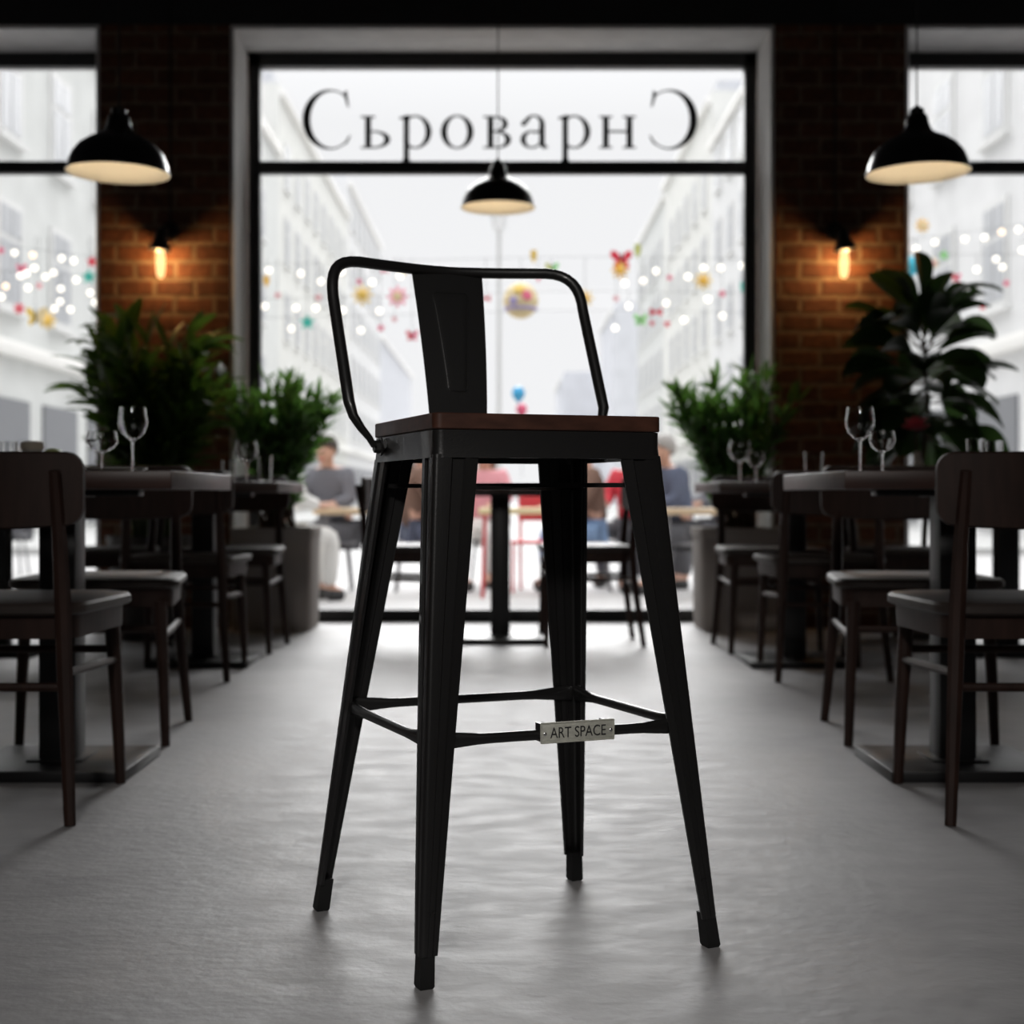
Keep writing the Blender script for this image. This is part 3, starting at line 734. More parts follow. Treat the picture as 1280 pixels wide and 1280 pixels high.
# shrubs in long planters beside the window
def shrub(x, y, zc, rx, rz, label, seed, sgn):
    rr = random.Random(seed); r = empty('shrub_in_planter', (x, y, 0)); tag(r, label, 'plant')
    p = MB(); a, b, h = .205, .20, .53
    def lp(s, z): return [(x_ * s, y_ * s, z) for x_, y_ in rrect(a, .02, 3, b)]
    p.loft([lp(.95, .0), lp(.95, .03), lp(.97, .031), lp(1, h - .05), lp(1.03, h - .045), lp(1.03, h), lp(.93, h), lp(.93, h - .05)]).build('planter', M['planter'], r, angle=30)
    MB().loft([lp(.925, h - .052), lp(.925, h - .03)]).build('soil', M['soil'], r)
    st, fo_ = MB(), MB()
    for k in range(60):
        aa = rr.uniform(0, 2 * PI); q = rr.uniform(.05, 1) ** .6
        tip = Vector((math.cos(aa) * q * rx * .9, math.sin(aa) * q * .26, zc + rz * (1.25 - q) * rr.uniform(-.1, 1.0) - rz * .45 * (1 - q) + .03))
        b0 = Vector((rr.uniform(-.1, .1), rr.uniform(-.06, .06), h - .04)); mid = Vector((tip.x * .45, tip.y * .45, (b0.z + tip.z) / 2 + .05))
        pts = [b0] + bez(b0, b0 + Vector((0, 0, .1)), mid, tip, 10)
        st.sweep(pts, [.0075 - .0006 * i for i in range(11)], 5)
        for i in range(3, 11):
            for s in range(4):
                d = rdir(-20, 60, rr); d = (d + (pts[i] - pts[i - 1]).normalized() * 1.0).normalized()
                leaf(fo_, pts[i], d, rr.uniform(.08, .15), rr.uniform(.022, .040), rr.uniform(.1, .8), 'lance', roll=rr.uniform(-.9, .9), ns=4)
    lim = XI - .03
    for v in fo_.bm.verts:
        wx_ = v.co.x + x; wy = v.co.y + y
        if wy > YF - .05: v.co.y = YF - .05 - y
        if wy > YW - .03 and abs(wx_) > lim: v.co.x = math.copysign(lim, wx_) - x
    st.build('stems', M['bark'], r); fo_.build('foliage', M['leafsmall'], r, fixn=False); return r
shrub(-1.185, 7.56, 1.06, .34, .36, 'bright green shrub in a taupe planter at the left end of the central window', 5, -1)
shrub(1.225, 7.56, 1.10, .38, .38, 'bright green shrub in a taupe planter at the right end of the central window', 9, 1)
# fiddle-leaf plant
def fig(x, y, label):
    rr = random.Random(24); r = empty('fiddle_leaf_plant', (x, y, 0)); tag(r, label, 'plant')
    pot_round(r, .19, .42, M['potdark'])
    st, fo_ = MB(), MB()
    trunk = [(0, 0, .38), (.01, 0, .6), (-.005, 0, .85), (.02, -.01, 1.1), (.01, 0, 1.35), (0, 0, 1.55)]
    st.sweep(trunk, [.016, .015, .013, .012, .009, .005], 8)
    specs = []
    for k in range(84):
        z = .98 + .56 * (k / 83); a = k * 2.39996; e = -16 + 72 * ((k / 83) ** 1.5) + rr.uniform(-12, 12)
        d = Vector((math.cos(a) * math.cos(R(e)), math.sin(a) * math.cos(R(e)) * .75, math.sin(R(e)))).normalized()
        b0 = Vector((0, 0, z)); stl = rr.uniform(.04, .15); b1 = b0 + d * stl
        st.sweep([b0, b1], .004, 5)
        leaf(fo_, b1, d, rr.uniform(.25, .36), rr.uniform(.13, .19), rr.uniform(.6, 1.6), 'fig', roll=rr.uniform(-.9, .9), ns=9)
    for v in fo_.bm.verts:
        wx_ = v.co.x + x; wy = v.co.y + y
        if wy > YW - .02 and wx_ < XP + .01: v.co.y = YW - .02 - y
    st.build('stems', M['bark'], r); fo_.build('foliage', M['leafdark'], r, fixn=False)
fig(2.07, 7.08, 'tall plant with large dark glossy leaves at the right pillar and side window')

# ------------------------------------------------------------------ outside: ground and street
GZ = -.12
g = MB().box((-9.4, YF + .31, GZ - .1), (9.4, 170, GZ)).build('street_paving', M['paving'], smooth=False); g['kind'] = 'structure'
g = MB().box((-60, YF + .31, GZ - .3), (60, 190, GZ - .12)).build('ground', M['paving'], smooth=False); g['kind'] = 'structure'
k = MB().box((-9.4, 20, GZ), (-6.0, 170, GZ + .10)).box((6.0, 20, GZ), (9.4, 170, GZ + .10)).build('trim_kerb', M['kerb'], smooth=False); k['kind'] = 'structure'
def building(x, y0, y1, h, side, m, label, win=True, fl=3.1, name='apartment_building', depth=10, first=5.35):
    # side -1: facade faces +x at x ; side +1: facade faces -x
    r = empty(name, (x, (y0 + y1) / 2, GZ)); tag(r, label, 'building'); hl = (y1 - y0) / 2
    a, b = (x - depth, x) if side < 0 else (x, x + depth); a -= x; b -= x
    w_ = MB().box((a, -hl, 0), (b, hl, h)); w_.build('facade', m, r, smooth=False)
    s = 1 if side < 0 else -1
    l = MB()
    for z in ([3.35, h - .55] if win else [h - .4]): l.box((min(0, s * .22), -hl, z), (max(0, s * .22), hl, z + .28), .03)
    l.build('cornice', M['ledge'], r)
    MB().box((a + .3, -hl + .2, h), (b - .3, hl - .2, h + .5)).build('roof', M['fac4'], r, smooth=False)
    if win:
        cnt = 0; yy = -hl + 2
        while yy < hl - 1.5 and cnt < 84:
            z = 4.35
            while z < h - 2 and cnt < 84:
                f = MB(); f.box((min(0, s * .06), yy - .66, z - .12), (max(0, s * .06), yy + .66, z + 1.85)); f.box((min(0, s * .16), yy - .75, z - .22), (max(0, s * .16), yy + .75, z - .12))
                fo2 = f.build('window', M['winfr'], r, smooth=False)
                gl = MB(); e = (s * .065, s * .075)
                for q in (-1, 1):
                    gl.box((min(e), yy + q * .28 - .25, z), (max(e), yy + q * .28 + .25, z + 1.1)); gl.box((min(e), yy + q * .28 - .25, z + 1.2), (max(e), yy + q * .28 + .25, z + 1.72))
                gl.build('pane', M['winpane'], fo2, smooth=False)
                cnt += 1; z += fl
            sw = MB(); e = (0, s * .05); sw.box((min(e), yy - 1.1, .25), (max(e), yy + 1.1, 2.6)); sw.build('shop_front', M['shop'], r, smooth=False)
            yy += 3.05
    return r
building(-9, 12, 58, 15.0, -1, M['fac1'], 'pale grey apartment block filling the left side window, nearest on the left of the street')
building(-9, 58, 84, 17.5, -1, M['fac2'], 'cream apartment block further down the left side of the street')
building(-9, 84, 106, 19.5, -1, M['fac3'], 'white block with the highest roof on the left side of the street')
building(9, 12, 62, 16.2, 1, M['fac3'], 'white apartment block filling the right side window, nearest on the right of the street')
building(9, 62, 80, 18.3, 1, M['fac2'], 'cream apartment block further down the right side of the street')
building(9, 80, 96, 17.8, 1, M['fac1'], 'pale grey block beyond the cream one on the right side of the street')
building(8.6, 112, 126, 15.5, 1, M['fac4'], 'bluish grey tower far down the street on the right', win=False)
building(5.4, 132, 146, 11.8, 1, M['fac4'], 'low bluish grey block at the far end of the street', win=False, depth=12)
building(-9.5, 112, 150, 13.5, -1, M['fac4'], 'low grey block at the far end of the street on the left', win=False, depth=12)
lp_ = empty('lamp_post', (-.06, 26, GZ)); tag(lp_, 'thin grey lamp post standing in the middle of the street', 'lamp post')
MB().lathe([(0, 0), (.10, 0), (.09, .5), (.045, .6), (.032, 5.6), (0, 5.6)], seg=16).build('post', M['kerb'], lp_)
MB().lathe([(0, 5.6), (.10, 5.62), (.16, 5.9), (.18, 6.05), (.03, 6.2), (0, 6.2)], seg=16).build('lantern', M['whitepaint'], lp_)

# ------------------------------------------------------------------ garlands and hanging decorations
YG = 10.6
BR = .0235
centre = [(336,338),(376,342),(401,352),(427,340),(465,353),(331,383),(370,385),(395,385),(428,388),(474,389),(364,411),(451,413),
          (781,354),(804,351),(820,339),(860,346),(880,335),(901,335),(928,332),(786,383),(833,379),(885,374),(769,410),(855,400),(903,395),(500,345)]
leftp = [(18,316),(41,319),(77,323),(92,326),(43,335),(25,345),(33,342),(57,346),(67,341),(95,350),(35,360),(2,371),(7,358),(76,361),(75,377),(68,386),(88,387),(113,366),(119,378)]
rightp = [(1131,305),(1169,303),(1206,299),(1231,297),(1252,290),(1273,287),(1245,324),(1253,334),(1221,337),(1278,313),(1145,311)]
def garland(pts, x0, x1, ytop, lab, peach=()):
    A = at(x0, ytop(x0), YG); r = empty('string_lights', A); tag(r, lab, 'string lights', 'fairy light strings outside the windows')
    wp = [at(x0 + (x1 - x0) * i / 24, ytop(x0 + (x1 - x0) * i / 24), YG) - A for i in range(25)]
    MB().sweep(wp, .0012, 5).build('wire', M['cord'], r)
    for px, py in pts:
        c = at(px, py, YG) - A; top = at(px, ytop(px), YG) - A
        b = MB(); b.lathe([(0, BR), (BR * .5, BR * .87), (BR * .87, BR * .5), (BR, 0), (BR * .87, -BR * .5), (BR * .5, -BR * .87), (0, -BR)], c, 12)
        bo = b.build('bulb', M['fairypeach'] if (px, py) in peach else M['fairy'], r)
        MB().sweep([c + Z(BR * .9), Vector((c.x, c.y, max(top.z, c.z + BR * 1.2)))], .0014, 4).build('drop_wire', M['cord'], bo)
def sel(p, a, b): return [q for q in p if a <= q[1] < b]
yl = lambda o: (lambda x: o + 5 * math.sin(x / 160))
garland(sel(centre, 0, 360), 300, 960, yl(326), 'uppermost string of warm fairy lights outside the central window')
garland(sel(centre, 360, 392), 300, 960, yl(369), 'middle string of warm fairy lights outside the central window')
garland(sel(centre, 392, 500), 300, 960, yl(393), 'lowest string of warm fairy lights outside the central window')
garland(sel(leftp, 0, 340), -60, 215, lambda x: 306 + x * .13, 'upper string of fairy lights outside the left side window', [(41,319)])
garland(sel(leftp, 340, 500), -60, 215, lambda x: 338 + x * .06, 'lower string of fairy lights outside the left side window', [(7,358)])
garland(sel(rightp, 0, 318), 1060, 1360, lambda x: 300 - (x - 1130) * .13, 'upper string of fairy lights outside the right side window', [(1131,305),(1252,290)])
garland(sel(rightp, 318, 500), 1060, 1360, lambda x: 318, 'lower string of fairy lights outside the right side window')
def deco(px, py, size, kind, col, label, cat=None, col2=None, dy=0, line=None):
    Y = YG + .25 + dy; c = at(px, py, Y); s = size * Y / F / 2
    names = dict(star='hanging_star', flower='paper_flower', butterfly='paper_butterfly', ball='paper_lantern', bow='paper_bow', drop='paper_pennant', balloon='balloon')
    r = empty(names[kind], c); tag(r, label, cat or dict(star='paper star', flower='paper flower', butterfly='paper butterfly', ball='paper lantern', bow='paper bow', drop='pennant', balloon='balloon')[kind])
    f0, f1 = (lambda p: (p[0], -.004, p[1])), (lambda p: (p[0], .004, p[1]))
    m = M[col]; m2 = M[col2] if col2 else m
    if kind == 'star':
        pts = [((s if i % 2 == 0 else s * .45) * math.sin(PI * i / 5), (s if i % 2 == 0 else s * .45) * math.cos(PI * i / 5)) for i in range(10)]
        MB().prism(pts, f0, f1).build('star', m, r, smooth=False)
    elif kind == 'flower':
        b = MB()
        for i in range(8):
            a = PI * i / 4; cc = (math.cos(a) * s * .62, math.sin(a) * s * .62)
            b.lathe([(0, .5), (.75, .35), (1, 0), (.75, -.35), (0, -.5)], (cc[0], 0, cc[1]), 10, Matrix.Rotation(-a, 4, 'Y') @ Matrix.Diagonal((s * .38, s * .22, s * .30, 1)))
        b.build('petals', m, r)
        MB().lathe([(0, .55), (.7, .45), (1, 0), (.7, -.45), (0, -.55)], (0, -s * .12, 0), 14, Matrix.Rotation(R(90), 4, 'X') @ Matrix.Scale(s * .42, 4)).build('centre', m2, r)
    elif kind == 'butterfly':
        for q in (-1, 1):
            b = MB(); ww = [(0, .1), (.35, .75), (.85, .95), (1, .6), (.8, .15), (.45, 0), (.75, -.35), (.6, -.8), (.25, -.6), (0, -.1)]
            b.prism([(q * x * s, z * s) for x, z in ww], lambda p: (p[0], -.003 + abs(p[0]) * .5, p[1]), lambda p: (p[0], .003 + abs(p[0]) * .5, p[1]))
            b.build('wing', m if q < 0 else m2, r, smooth=False)
        MB().sweep([(0, 0, -s * .6), (0, 0, s * .6)], s * .09, 6).build('body', M['cord'], r)
    elif kind == 'ball':
        prof = [(max(0, s * math.sin(PI * i / 14)) * (1 if i % 2 else .95), s * math.cos(PI * i / 14)) for i in range(15)]
        MB().lathe(prof, seg=24).build('globe', m, r)
        if col2:
            MB().lathe([(s * .99, -.02), (s * 1.04, 0), (s * .99, .02)], (0, 0, -s * .45), 24, Matrix.Diagonal((.90, .90, .8, 1))).build('band', m2, r)
            for ax, az, rr_, mm in ((.35, .2, .3, 'd_pink'), (-.1, .55, .32, 'd_yellow'), (-.45, -.1, .26, 'd_lilac')):
                v = Vector((ax, -math.sqrt(max(0, 1 - ax * ax - az * az)), az)) * s
                MB().lathe([(0, s * .06), (s * rr_ * .8, s * .03), (s * rr_, -s * .06), (0, -s * .08)], v, 16, v.to_track_quat('Z', 'Y').to_matrix().to_4x4()).build('paper_dot', M[mm], r)
    elif kind == 'bow':
        for q in (-1, 1):
            MB().prism([(0, .12 * s), (q * s, .7 * s), (q * s * .9, 0), (q * s, -.7 * s), (0, -.12 * s)][::q], f0, f1).build('loop', m, r, smooth=False)
        MB().lathe([(0, .2 * s), (.18 * s, .1 * s), (.18 * s, -.1 * s), (0, -.2 * s)], seg=10).build('knot', m2, r)
    elif kind == 'drop':
        MB().prism([(-s * .4, s), (s * .4, s), (s * .5, 0), (0, -s), (-s * .5, 0)], f0, f1).build('pennant', m, r, smooth=False)
    elif kind == 'balloon':
        MB().lathe([(0, s), (s * .45, s * .9), (s * .78, s * .5), (s * .82, 0), (s * .6, -s * .5), (s * .2, -s * .9), (s * .1, -s), (s * .16, -s * 1.08), (0, -s * 1.06)], seg=20).build('balloon', m, r)
    tz = (H + (HY - 322) * Y / F if 300 < px < 960 else H + (HY - 296) * Y / F) - c.z
    if kind == 'balloon': MB().sweep([(0, 0, -s), (.01, 0, -s - .3), (0, 0, -s - .55)], .0015, 4).build('string', M['cord'], r)
    elif tz > s * .5: MB().sweep([(0, 0, s * .4), (0, 0, tz)], .0014, 4).build('thread', M['cord'], r)
D = [
 (333,352,15,'drop','d_amber','amber pennant at the left edge of the central window'),
 (347,369,11,'star','d_lpink','pale pink star under the amber pennant, left of the central window'),
 (384,403,22,'star','d_teal','teal star low on the left of the central window'),
 (398,372,12,'star','d_lpink','pale pink star above and right of the teal star'),
 (449,352,10,'star','d_pink','small pink star just above the pale yellow flower'),
 (453,369,28,'flower','d_yellow','pale yellow paper flower inside the left curve of the stool back','d_yellow'),
 (497,371,28,'flower','d_pink','pink ring-shaped paper flower with peach centre left of the stool splat','d_cream'),
 (481,336,14,'butterfly','d_pink','pink butterfly just under the top left of the stool back','d_lpink'),
 (503,338,14,'butterfly','d_lime','lime butterfly under the stool back, left of the splat','d_yellow'),
 (476,410,12,'star','d_pink','small pink star below the yellow flower, left of its fainter twin'),
 (493,399,10,'star','d_lpink','faint pink star below the pink ring flower'),
 (515,420,16,'butterfly','d_red','red butterfly against the lower left of the stool splat','d_pink'),
 (607,373,13,'bow','d_red','small red bow just right of the stool splat'),
 (651,376,45,'ball','d_cream','large round patchwork paper lantern with lilac band','d_lilac'),
 (667,321,17,'drop','d_yellow','yellow pennant on top of the stool back rail'),
 (673,346,14,'drop','d_pink','slim pink pennant under the stool back rail'),
 (690,336,18,'butterfly','d_lime','olive butterfly behind the stool back rail','d_green'),
 (731,373,24,'flower','d_yellow','yellow paper flower behind the right tube of the stool back','d_amber'),
 (775,338,24,'flower','d_amber','amber flower under the red butterfly right of centre','d_amber'),
 (777,325,28,'butterfly','d_red','red butterfly at the top right of centre','d_red'),
 (797,314,18,'drop','d_lime','lime pennant right of the red butterfly'),
 (837,347,10,'star','d_pink','tiny pink star between bulbs in the right half of the central window'),
 (879,351,25,'flower','d_yellow','yellow paper flower in the right half of the central window','d_amber'),
 (903,367,12,'star','d_pink','pink star to the right below the yellow flower'),
 (929,360,16,'drop','d_teal','teal pennant at the right edge of the central window'),
 (820,390,16,'bow','d_red','red bow hanging low in the right half of the central window'),
 (801,400,18,'butterfly','d_green','pale green butterfly left of the low red bow','d_green'),
 (834,405,11,'star','d_red','small red star below and right of the low red bow'),
 (815,404,9,'star','d_red','small red star straight below the low red bow'),
 (770,373,11,'star','d_lpink','pale pink star right of the stool back tube'),
 (26,336,14,'butterfly','d_pink','pink butterfly high at the left of the left side window','d_pink'),
 (1,313,12,'star','d_pink','pink star at the left edge of the picture'),
 (115,327,16,'star','d_red','red star by the pillar at the right of the left side window'),
 (111,346,21,'star','d_teal','teal star by the pillar in the left side window'),
 (49,357,12,'star','d_lpink','pale pink star in the middle of the left side window'),
 (24,386,16,'flower','d_red','red paper flower low in the left side window','d_red'),
 (44,396,28,'butterfly','d_yellow','cream yellow butterfly beside the red flower in the left side window','d_cream'),
 (60,401,24,'flower','d_yellow','yellow paper flower lowest in the left side window','d_yellow'),
 (1153,282,20,'flower','d_amber','amber ring flower highest in the right side window','d_cream'),
 (1144,326,13,'star','d_red','red star below the amber flower in the right side window'),
 (1138,333,24,'ball','d_cyan','round cyan paper lantern beside the right pillar'),
 (1180,319,15,'star','d_green','green star right of the cyan lantern'),
 (1167,329,15,'flower','d_cream','peach paper flower between cyan lantern and green star','d_lpink'),
 (1196,347,13,'butterfly','d_red','red butterfly above the big dark leaves in the right side window','d_pink'),
 (1131,367,10,'star','d_pink','pink star close against the right pillar'),
 (1134,391,18,'drop','d_lpink','long pale pink pennant close against the right pillar'),
 (1228,383,12,'star','d_red','red star just over the white ledge in the right side window'),
 (1258,354,11,'star','d_pink','pink star at the far right above the white ledge'),
]
for i, d in enumerate(D):
    deco(*d[:6], col2=d[6] if len(d) > 6 else None, dy=.11 * (i % 4))
deco(648, 493, 20, 'balloon', 'd_blue', 'blue balloon floating low right of the stool splat', dy=2)
deco(652, 513, 17, 'balloon', 'd_pink', 'pink balloon just below the blue balloon above the stool seat', dy=2.2)

# ------------------------------------------------------------------ people on the terrace
def skin_mesh(verts, edges, radii, root=0, sub=1):
    me = bpy.data.meshes.new('s'); me.from_pydata([tuple(v) for v in verts], edges, [])
    o = bpy.data.objects.new('s', me); COL.objects.link(o)
    md = o.modifiers.new('k', 'SKIN'); md.use_smooth_shade = True
    for i, r_ in enumerate(radii):
        sv = me.skin_vertices[0].data[i]; sv.radius = (r_, r_) if not isinstance(r_, tuple) else r_; sv.use_root = (i == root)
    ms = o.modifiers.new('u', 'SUBSURF'); ms.levels = sub; ms.render_levels = sub
    dg = bpy.context.evaluated_depsgraph_get(); dg.update()
    out = bpy.data.meshes.new_from_object(o.evaluated_get(dg)); bpy.data.objects.remove(o); bpy.data.meshes.remove(me)
    return out
def person(x, y, rz, label, top, legs, hair, lean=.0, arm=(.30, .74), sleeve=.85, hairlong=False, head_turn=0):
    r = empty('person', (x, y, GZ), R(rz)); tag(r, label, 'person', None)
    def ln(v):
        v = Vector(v)
        if v.z > .52 and abs(v.y) < .6: v.y += lean * (v.z - .52)
        return v
    V, E, Q = [], [], []
    def add(p, rad, par=None, l=True):
        V.append(ln(p) if l else Vector(p)); Q.append(rad)
        if par is not None: E.append((par, len(V) - 1))
        return len(V) - 1
    pel = add((0, 0, .53), (.15, .12)); sp1 = add((0, .0, .72), (.13, .105), pel); ch = add((0, .01, .93), (.15, .11), sp1); nk = add((0, .015, 1.06), .052, ch)
    jaw = add((0, .035, 1.125), .062, nk); mid_ = add((0, .03, 1.195), (.078, .092), jaw); cr = add((0, .02, 1.265), (.062, .075), mid_)
    add((0, .145, 1.17), .011, mid_)
    for s in (-1, 1): add((s * .092, .02, 1.185), (.012, .020), mid_)
    arms = {}
    for s in (-1, 1):
        sh = add((s * .165, .0, 1.0), .062, ch); el = add((s * .225, .09, .78), .045, sh); wr = add((s * .14, arm[0], arm[1]), .028, el)
        pm_ = add((s * .12, arm[0] + .06, arm[1] + .0), (.036, .018), wr); arms[s] = (sh, el, wr)
        for f_ in range(4):
            bx = s * (.12 + (f_ - 1.5) * -.019); L_ = (.068, .078, .072, .056)[f_]
            a_ = add((bx, arm[0] + .09, arm[1] + .004), .0095, pm_); b_ = add((bx, arm[0] + .09 + L_ * .55, arm[1] - .002), .0085, a_); add((bx, arm[0] + .09 + L_, arm[1] - .018), .007, b_)
        t1 = add((s * .085, arm[0] + .055, arm[1] - .004), .010, pm_); add((s * .066, arm[0] + .09, arm[1] - .012), .008, t1)
    lg_ = {}
    for s in (-1, 1):
        hp = add((s * .09, .05, .50), .09, pel, False); kn = add((s * .12, .43, .51), .062, hp, False); an = add((s * .12, .40, .10), .040, kn, False); to_ = add((s * .125, .53, .045), .034, an, False)
        lg_[s] = (hp, kn, an, to_)
    me = skin_mesh(V, E, Q); me.materials.clear(); me.materials.append(M['skin'])
    body = bpy.data.objects.new('body', me); COL.objects.link(body); body.parent = r
    def cloth(name, ids, edges, extra, m, cut=None):
        vv = [V[i] for i in ids]; mp_ = {i: k for k, i in enumerate(ids)}
        qq = [tuple(q_ + extra for q_ in (Q[i] if isinstance(Q[i], tuple) else (Q[i], Q[i]))) for i in ids]
        if cut:
            for a_, b_, t_ in cut:
                vv[mp_[b_]] = V[a_].lerp(V[b_], t_)
        me_ = skin_mesh(vv, [(mp_[a], mp_[b]) for a, b in edges], qq); me_.materials.clear(); me_.materials.append(m)
        o = bpy.data.objects.new(name, me_); COL.objects.link(o); o.parent = r
    ids = [pel, sp1, ch, nk]; ed = [(pel, sp1), (sp1, ch), (ch, nk)]; cut = [(ch, nk, .80)]
    for s in (-1, 1):
        sh, el, wr = arms[s]; ids += [sh, el, wr]; ed += [(ch, sh), (sh, el), (el, wr)]; cut.append((el, wr, sleeve))
    cloth('top', ids, ed, .024, M[top], cut)
    ids = [pel]; ed = []; cut = []
    for s in (-1, 1):
        hp, kn, an, to_ = lg_[s]; ids += [hp, kn, an]; ed += [(pel, hp), (hp, kn), (kn, an)]
    cloth('trousers', ids, ed, .018, M[legs])
    for s in (-1, 1):
        hp, kn, an, to_ = lg_[s]; me_ = skin_mesh([V[an] + Vector((0, -.03, -.05)), V[an] + Vector((0, .02, -.055)), V[to_]], [(0, 1), (1, 2)], [.056, .058, .050]); me_.materials.clear(); me_.materials.append(M['shoe'])
        o = bpy.data.objects.new('shoe', me_); COL.objects.link(o); o.parent = r
    hc = ln((0, .012, 1.225)); hb = MB(); sg2 = 20
    prof = [(0, 1)] + [(math.sin(R(a)), math.cos(R(a))) for a in range(12, 121 if hairlong else 109, 12)]
    hb.lathe(prof, hc + Vector((0, -.012, .012)), sg2, Matrix.Rotation(R(28), 4, 'X') @ Matrix.Diagonal((.098, .112, .105, 1)))
    if hairlong: hb.sweep([hc + Vector((0, -.06, .02)), hc + Vector((0, -.10, -.08)), hc + Vector((0, -.10, -.20)), hc + Vector((0, -.09, -.28))], [(.03, .07), (.035, .09), (.03, .085), (.012, .05)], 12, up=(0, 1, 0))
    hb.build('hair', M[hair], r)
    eye = MB()
    for s in (-1, 1): eye.lathe([(0, .009), (.008, .005), (.009, 0), (.008, -.005), (0, -.009)], ln((s * .033, .118, 1.20)), 8)
    eye.build('eyes', M['shoe'], r)
    MB().sweep([ln((-.024, .108, 1.128)), ln((0, .117, 1.126)), ln((.024, .108, 1.128))], .005, 6).build('mouth', M['c_red'], r)
    return r
def patio_stool(x, y, lab, m='greymetal', rz=0):
    r = empty('patio_stool', (x, y, GZ), R(rz)); tag(r, lab, 'stool', 'stools on the terrace')
    MB().lathe([(0, .40), (.17, .40), (.18, .41), (.18, .425), (.17, .433), (0, .433)], seg=24).build('seat', M[m], r)
    for a in (45, 135, 225, 315):
        c, s = math.cos(R(a)), math.sin(R(a)); MB().sweep([(c * .12, s * .12, .40), (c * .18, s * .18, 0)], .011, 8).build('leg', M[m], r)
ppl = [
 (-1.42, 12.4, 155, 'person in a grey top with dark hair leaning at the left terrace table', 'c_grey', 'c_dark', 'hairdark', .25, 'left terrace table, under the person in grey'),
 (-1.75, 11.1, -60, 'person in white clothes seated behind the left planter', 'c_white', 'c_white', 'hairgrey', .1, 'left planter, under the person in white'),
 (-.78, 12.3, -75, 'person in brown seated left behind the stool legs', 'c_brown', 'c_navy', 'hairbrown', .1, 'stool legs on the left, under the person in brown'),
 (-.16, 13.2, 170, 'person in a pink top facing the cafe behind the stool', 'c_pink', 'c_white', 'hairbrown', .0, 'bar stool, under the person in pink'),
 (.80, 12.4, 95, 'person in a brown jacket seated right behind the stool legs', 'c_brown', 'c_blue', 'hairdark', .1, 'stool legs on the right, under the brown jacket'),
 (1.20, 13.2, 150, 'person in a red jacket and dark trousers on the right of the terrace', 'c_red', 'c_dark', 'hairdark', .05, 'right terrace table, under the person in red'),
 (1.52, 12.15, 110, 'person in a navy top with dark hair at the right terrace table', 'c_navy', 'c_dark', 'hairgrey', .25, 'right terrace table, under the person in navy'),
 (1.98, 12.8, 100, 'person in grey behind the one in navy on the right of the terrace', 'c_grey', 'c_dark', 'hairbrown', .05, 'right planter, under the person in grey'),
 (-5.1, 15.0, 160, 'person in a purple top seen low through the left side window', 'c_purple', 'c_dark', 'hairdark', .0, 'left side window, under the person in purple'),
]
for x, y, rz, lab, a, b, hh, lean, slab in ppl:
    person(x, y, rz, lab, a, b, hh, lean, hairlong=(hh == 'hairbrown'))
    patio_stool(x, y, 'small grey stool by the ' + slab)
def patio_table(x, y, wx_, wy, m, leg, lab, h=.72):
    r = empty('patio_table', (x, y, GZ)); tag(r, lab, 'table')
    MB().box((-wx_ / 2, -wy / 2, h - .05), (wx_ / 2, wy / 2, h), .006).build('tabletop', M[m], r)
    for sx in (-1, 1):
        for sy in (-1, 1): MB().sweep([(sx * (wx_ / 2 - .05), sy * (wy / 2 - .05), h - .05), (sx * (wx_ / 2 - .03), sy * (wy / 2 - .03), 0)], .014, 8).build('leg', M[leg], r)
patio_table(-1.22, 11.6, .55, .5, 'palewood', 'greymetal', 'light wood terrace table on the left, in front of the person in grey')
patio_table(1.52, 11.35, .56, .5, 'palewood', 'greymetal', 'pale wood terrace table on the right, in front of the person in navy')
patio_table(.12, 11.7, .62, .5, 'd_cream', 'redpaint', 'cream topped terrace table with red legs behind the stool')
pch = empty('patio_chair', (.30, 12.35, GZ), R(170)); tag(pch, 'red terrace chair behind the cream topped table', 'chair')
MB().box((-.2, -.2, .41), (.2, .2, .44), .01).build('seat', M['redpaint'], pch)
MB().box((-.2, -.22, .60), (.2, -.20, .82), .008).build('backrest', M['redpaint'], pch)
for sx in (-1, 1):
    MB().sweep([(sx * .18, -.22, 0), (sx * .18, -.2, .42), (sx * .18, -.215, .82)], .013, 8).build('leg', M['redpaint'], pch)
    MB().sweep([(sx * .18, .2, 0), (sx * .18, .18, .42)], .013, 8).build('leg', M['redpaint'], pch)

# ------------------------------------------------------------------ light
w = bpy.data.worlds.new('overcast_sky'); scene.world = w; w.use_nodes = True; nt = w.node_tree
bg = nt.nodes['Background']
tc = nt.nodes.new('ShaderNodeTexCoord'); sp_ = nt.nodes.new('ShaderNodeSeparateXYZ'); nt.links.new(tc.outputs['Generated'], sp_.inputs[0])
mr = nt.nodes.new('ShaderNodeMapRange'); mr.inputs['From Min'].default_value = .25; mr.inputs['From Max'].default_value = 1.0
mr.inputs['To Min'].default_value = .95; mr.inputs['To Max'].default_value = 2.8
nt.links.new(sp_.outputs['Z'], mr.inputs[0]); nt.links.new(mr.outputs[0], bg.inputs['Strength'])
bg.inputs['Color'].default_value = (.985, .985, 1.0, 1)

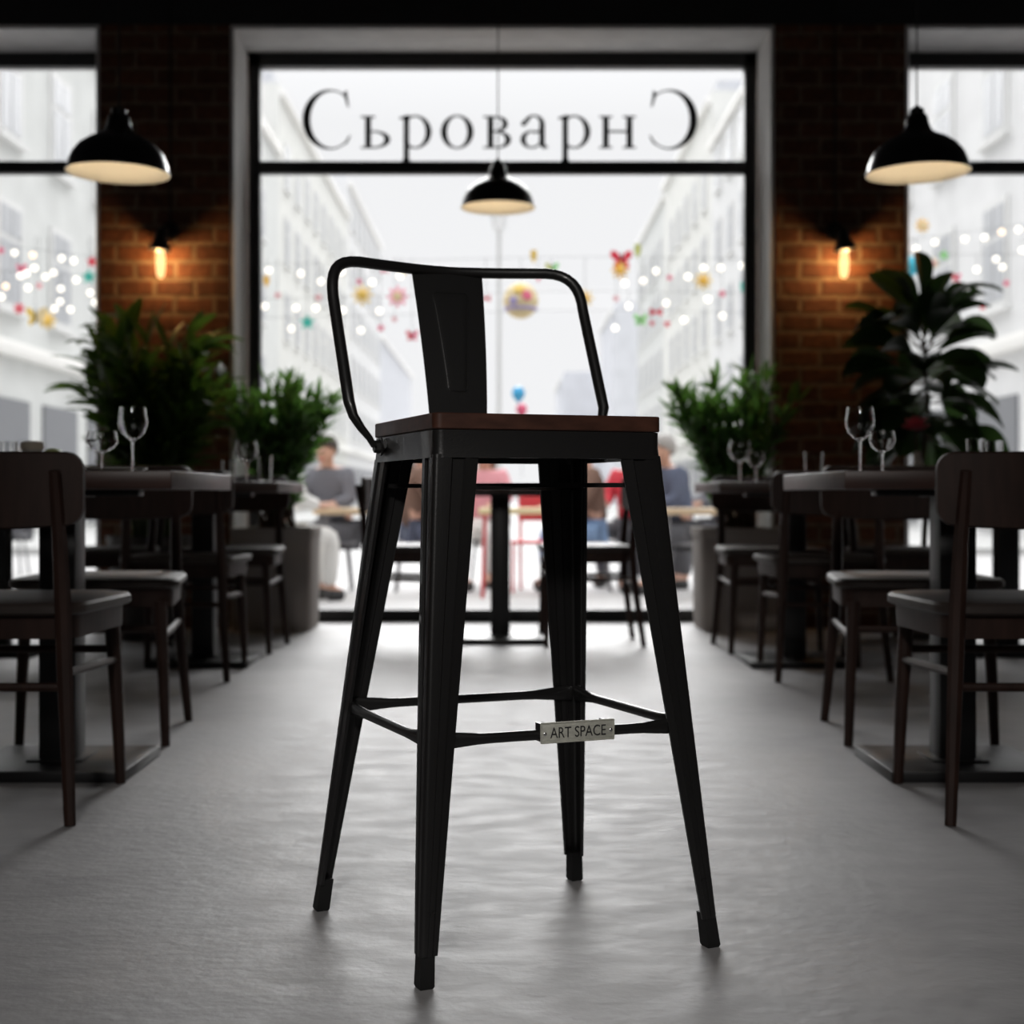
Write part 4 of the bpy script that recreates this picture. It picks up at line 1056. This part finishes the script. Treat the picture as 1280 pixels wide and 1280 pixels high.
sun = bpy.data.lights.new('sun', 'SUN'); sun.energy = 3.9; sun.angle = R(34); sun.color = (1, .99, .985)
so = bpy.data.objects.new('sun', sun); COL.objects.link(so); so.rotation_euler = (R(-(90 - 29)), 0, 0); so.location = (0, 30, 20)
ar = bpy.data.lights.new('added_fill_area', 'AREA'); ar.shape = 'RECTANGLE'; ar.size = 3; ar.size_y = 1.2; ar.energy = 13; ar.color = (1, .96, .92)  # added soft fill from above and behind the camera, not a fixture of the room
ao = bpy.data.objects.new('added_fill_area', ar); COL.objects.link(ao); ao.location = (0, -.6, 2.95); ao.rotation_euler = (R(6), 0, 0)

sl_ = bpy.data.lights.new('added_stool_spot', 'SPOT'); sl_.energy = 210; sl_.color = (1, .96, .92); sl_.spot_size = R(34); sl_.spot_blend = .8; sl_.shadow_soft_size = .22  # added spot behind the camera, aimed to brighten the front of the stool
slo = bpy.data.objects.new('added_stool_spot', sl_); COL.objects.link(slo); slo.location = (-.35, -1.7, 2.7)
slo.rotation_euler = (Vector((.02, 2.3, .62)) - Vector(slo.location)).to_track_quat('-Z', 'Y').to_euler()

# ------------------------------------------------------------------ camera
cam = bpy.data.cameras.new('camera'); co = bpy.data.objects.new('camera', cam); COL.objects.link(co); scene.camera = co
co.location = (0, 0, H); co.rotation_euler = (R(90), 0, 0)
cam.sensor_width = 36; cam.sensor_fit = 'HORIZONTAL'; cam.lens = F / 1280 * 36
cam.shift_x = (640 - CX) / 1280; cam.shift_y = (HY - 640) / 1280
cam.clip_start = .05; cam.clip_end = 500
cam.dof.use_dof = True; cam.dof.focus_distance = 2.16; cam.dof.aperture_fstop = 4.0

vs = scene.view_settings; vs.view_transform = 'Standard'; vs.look = 'None'; vs.exposure = 0; vs.gamma = 1; vs.use_curve_mapping = False
c = scene.cycles; c.use_denoising = True; c.max_bounces = 8; c.diffuse_bounces = 4; c.glossy_bounces = 4; c.transparent_max_bounces = 16; c.transmission_bounces = 6
c.caustics_reflective = False; c.caustics_refractive = False; c.sample_clamp_indirect = 6; c.use_adaptive_sampling = True; c.adaptive_threshold = .01
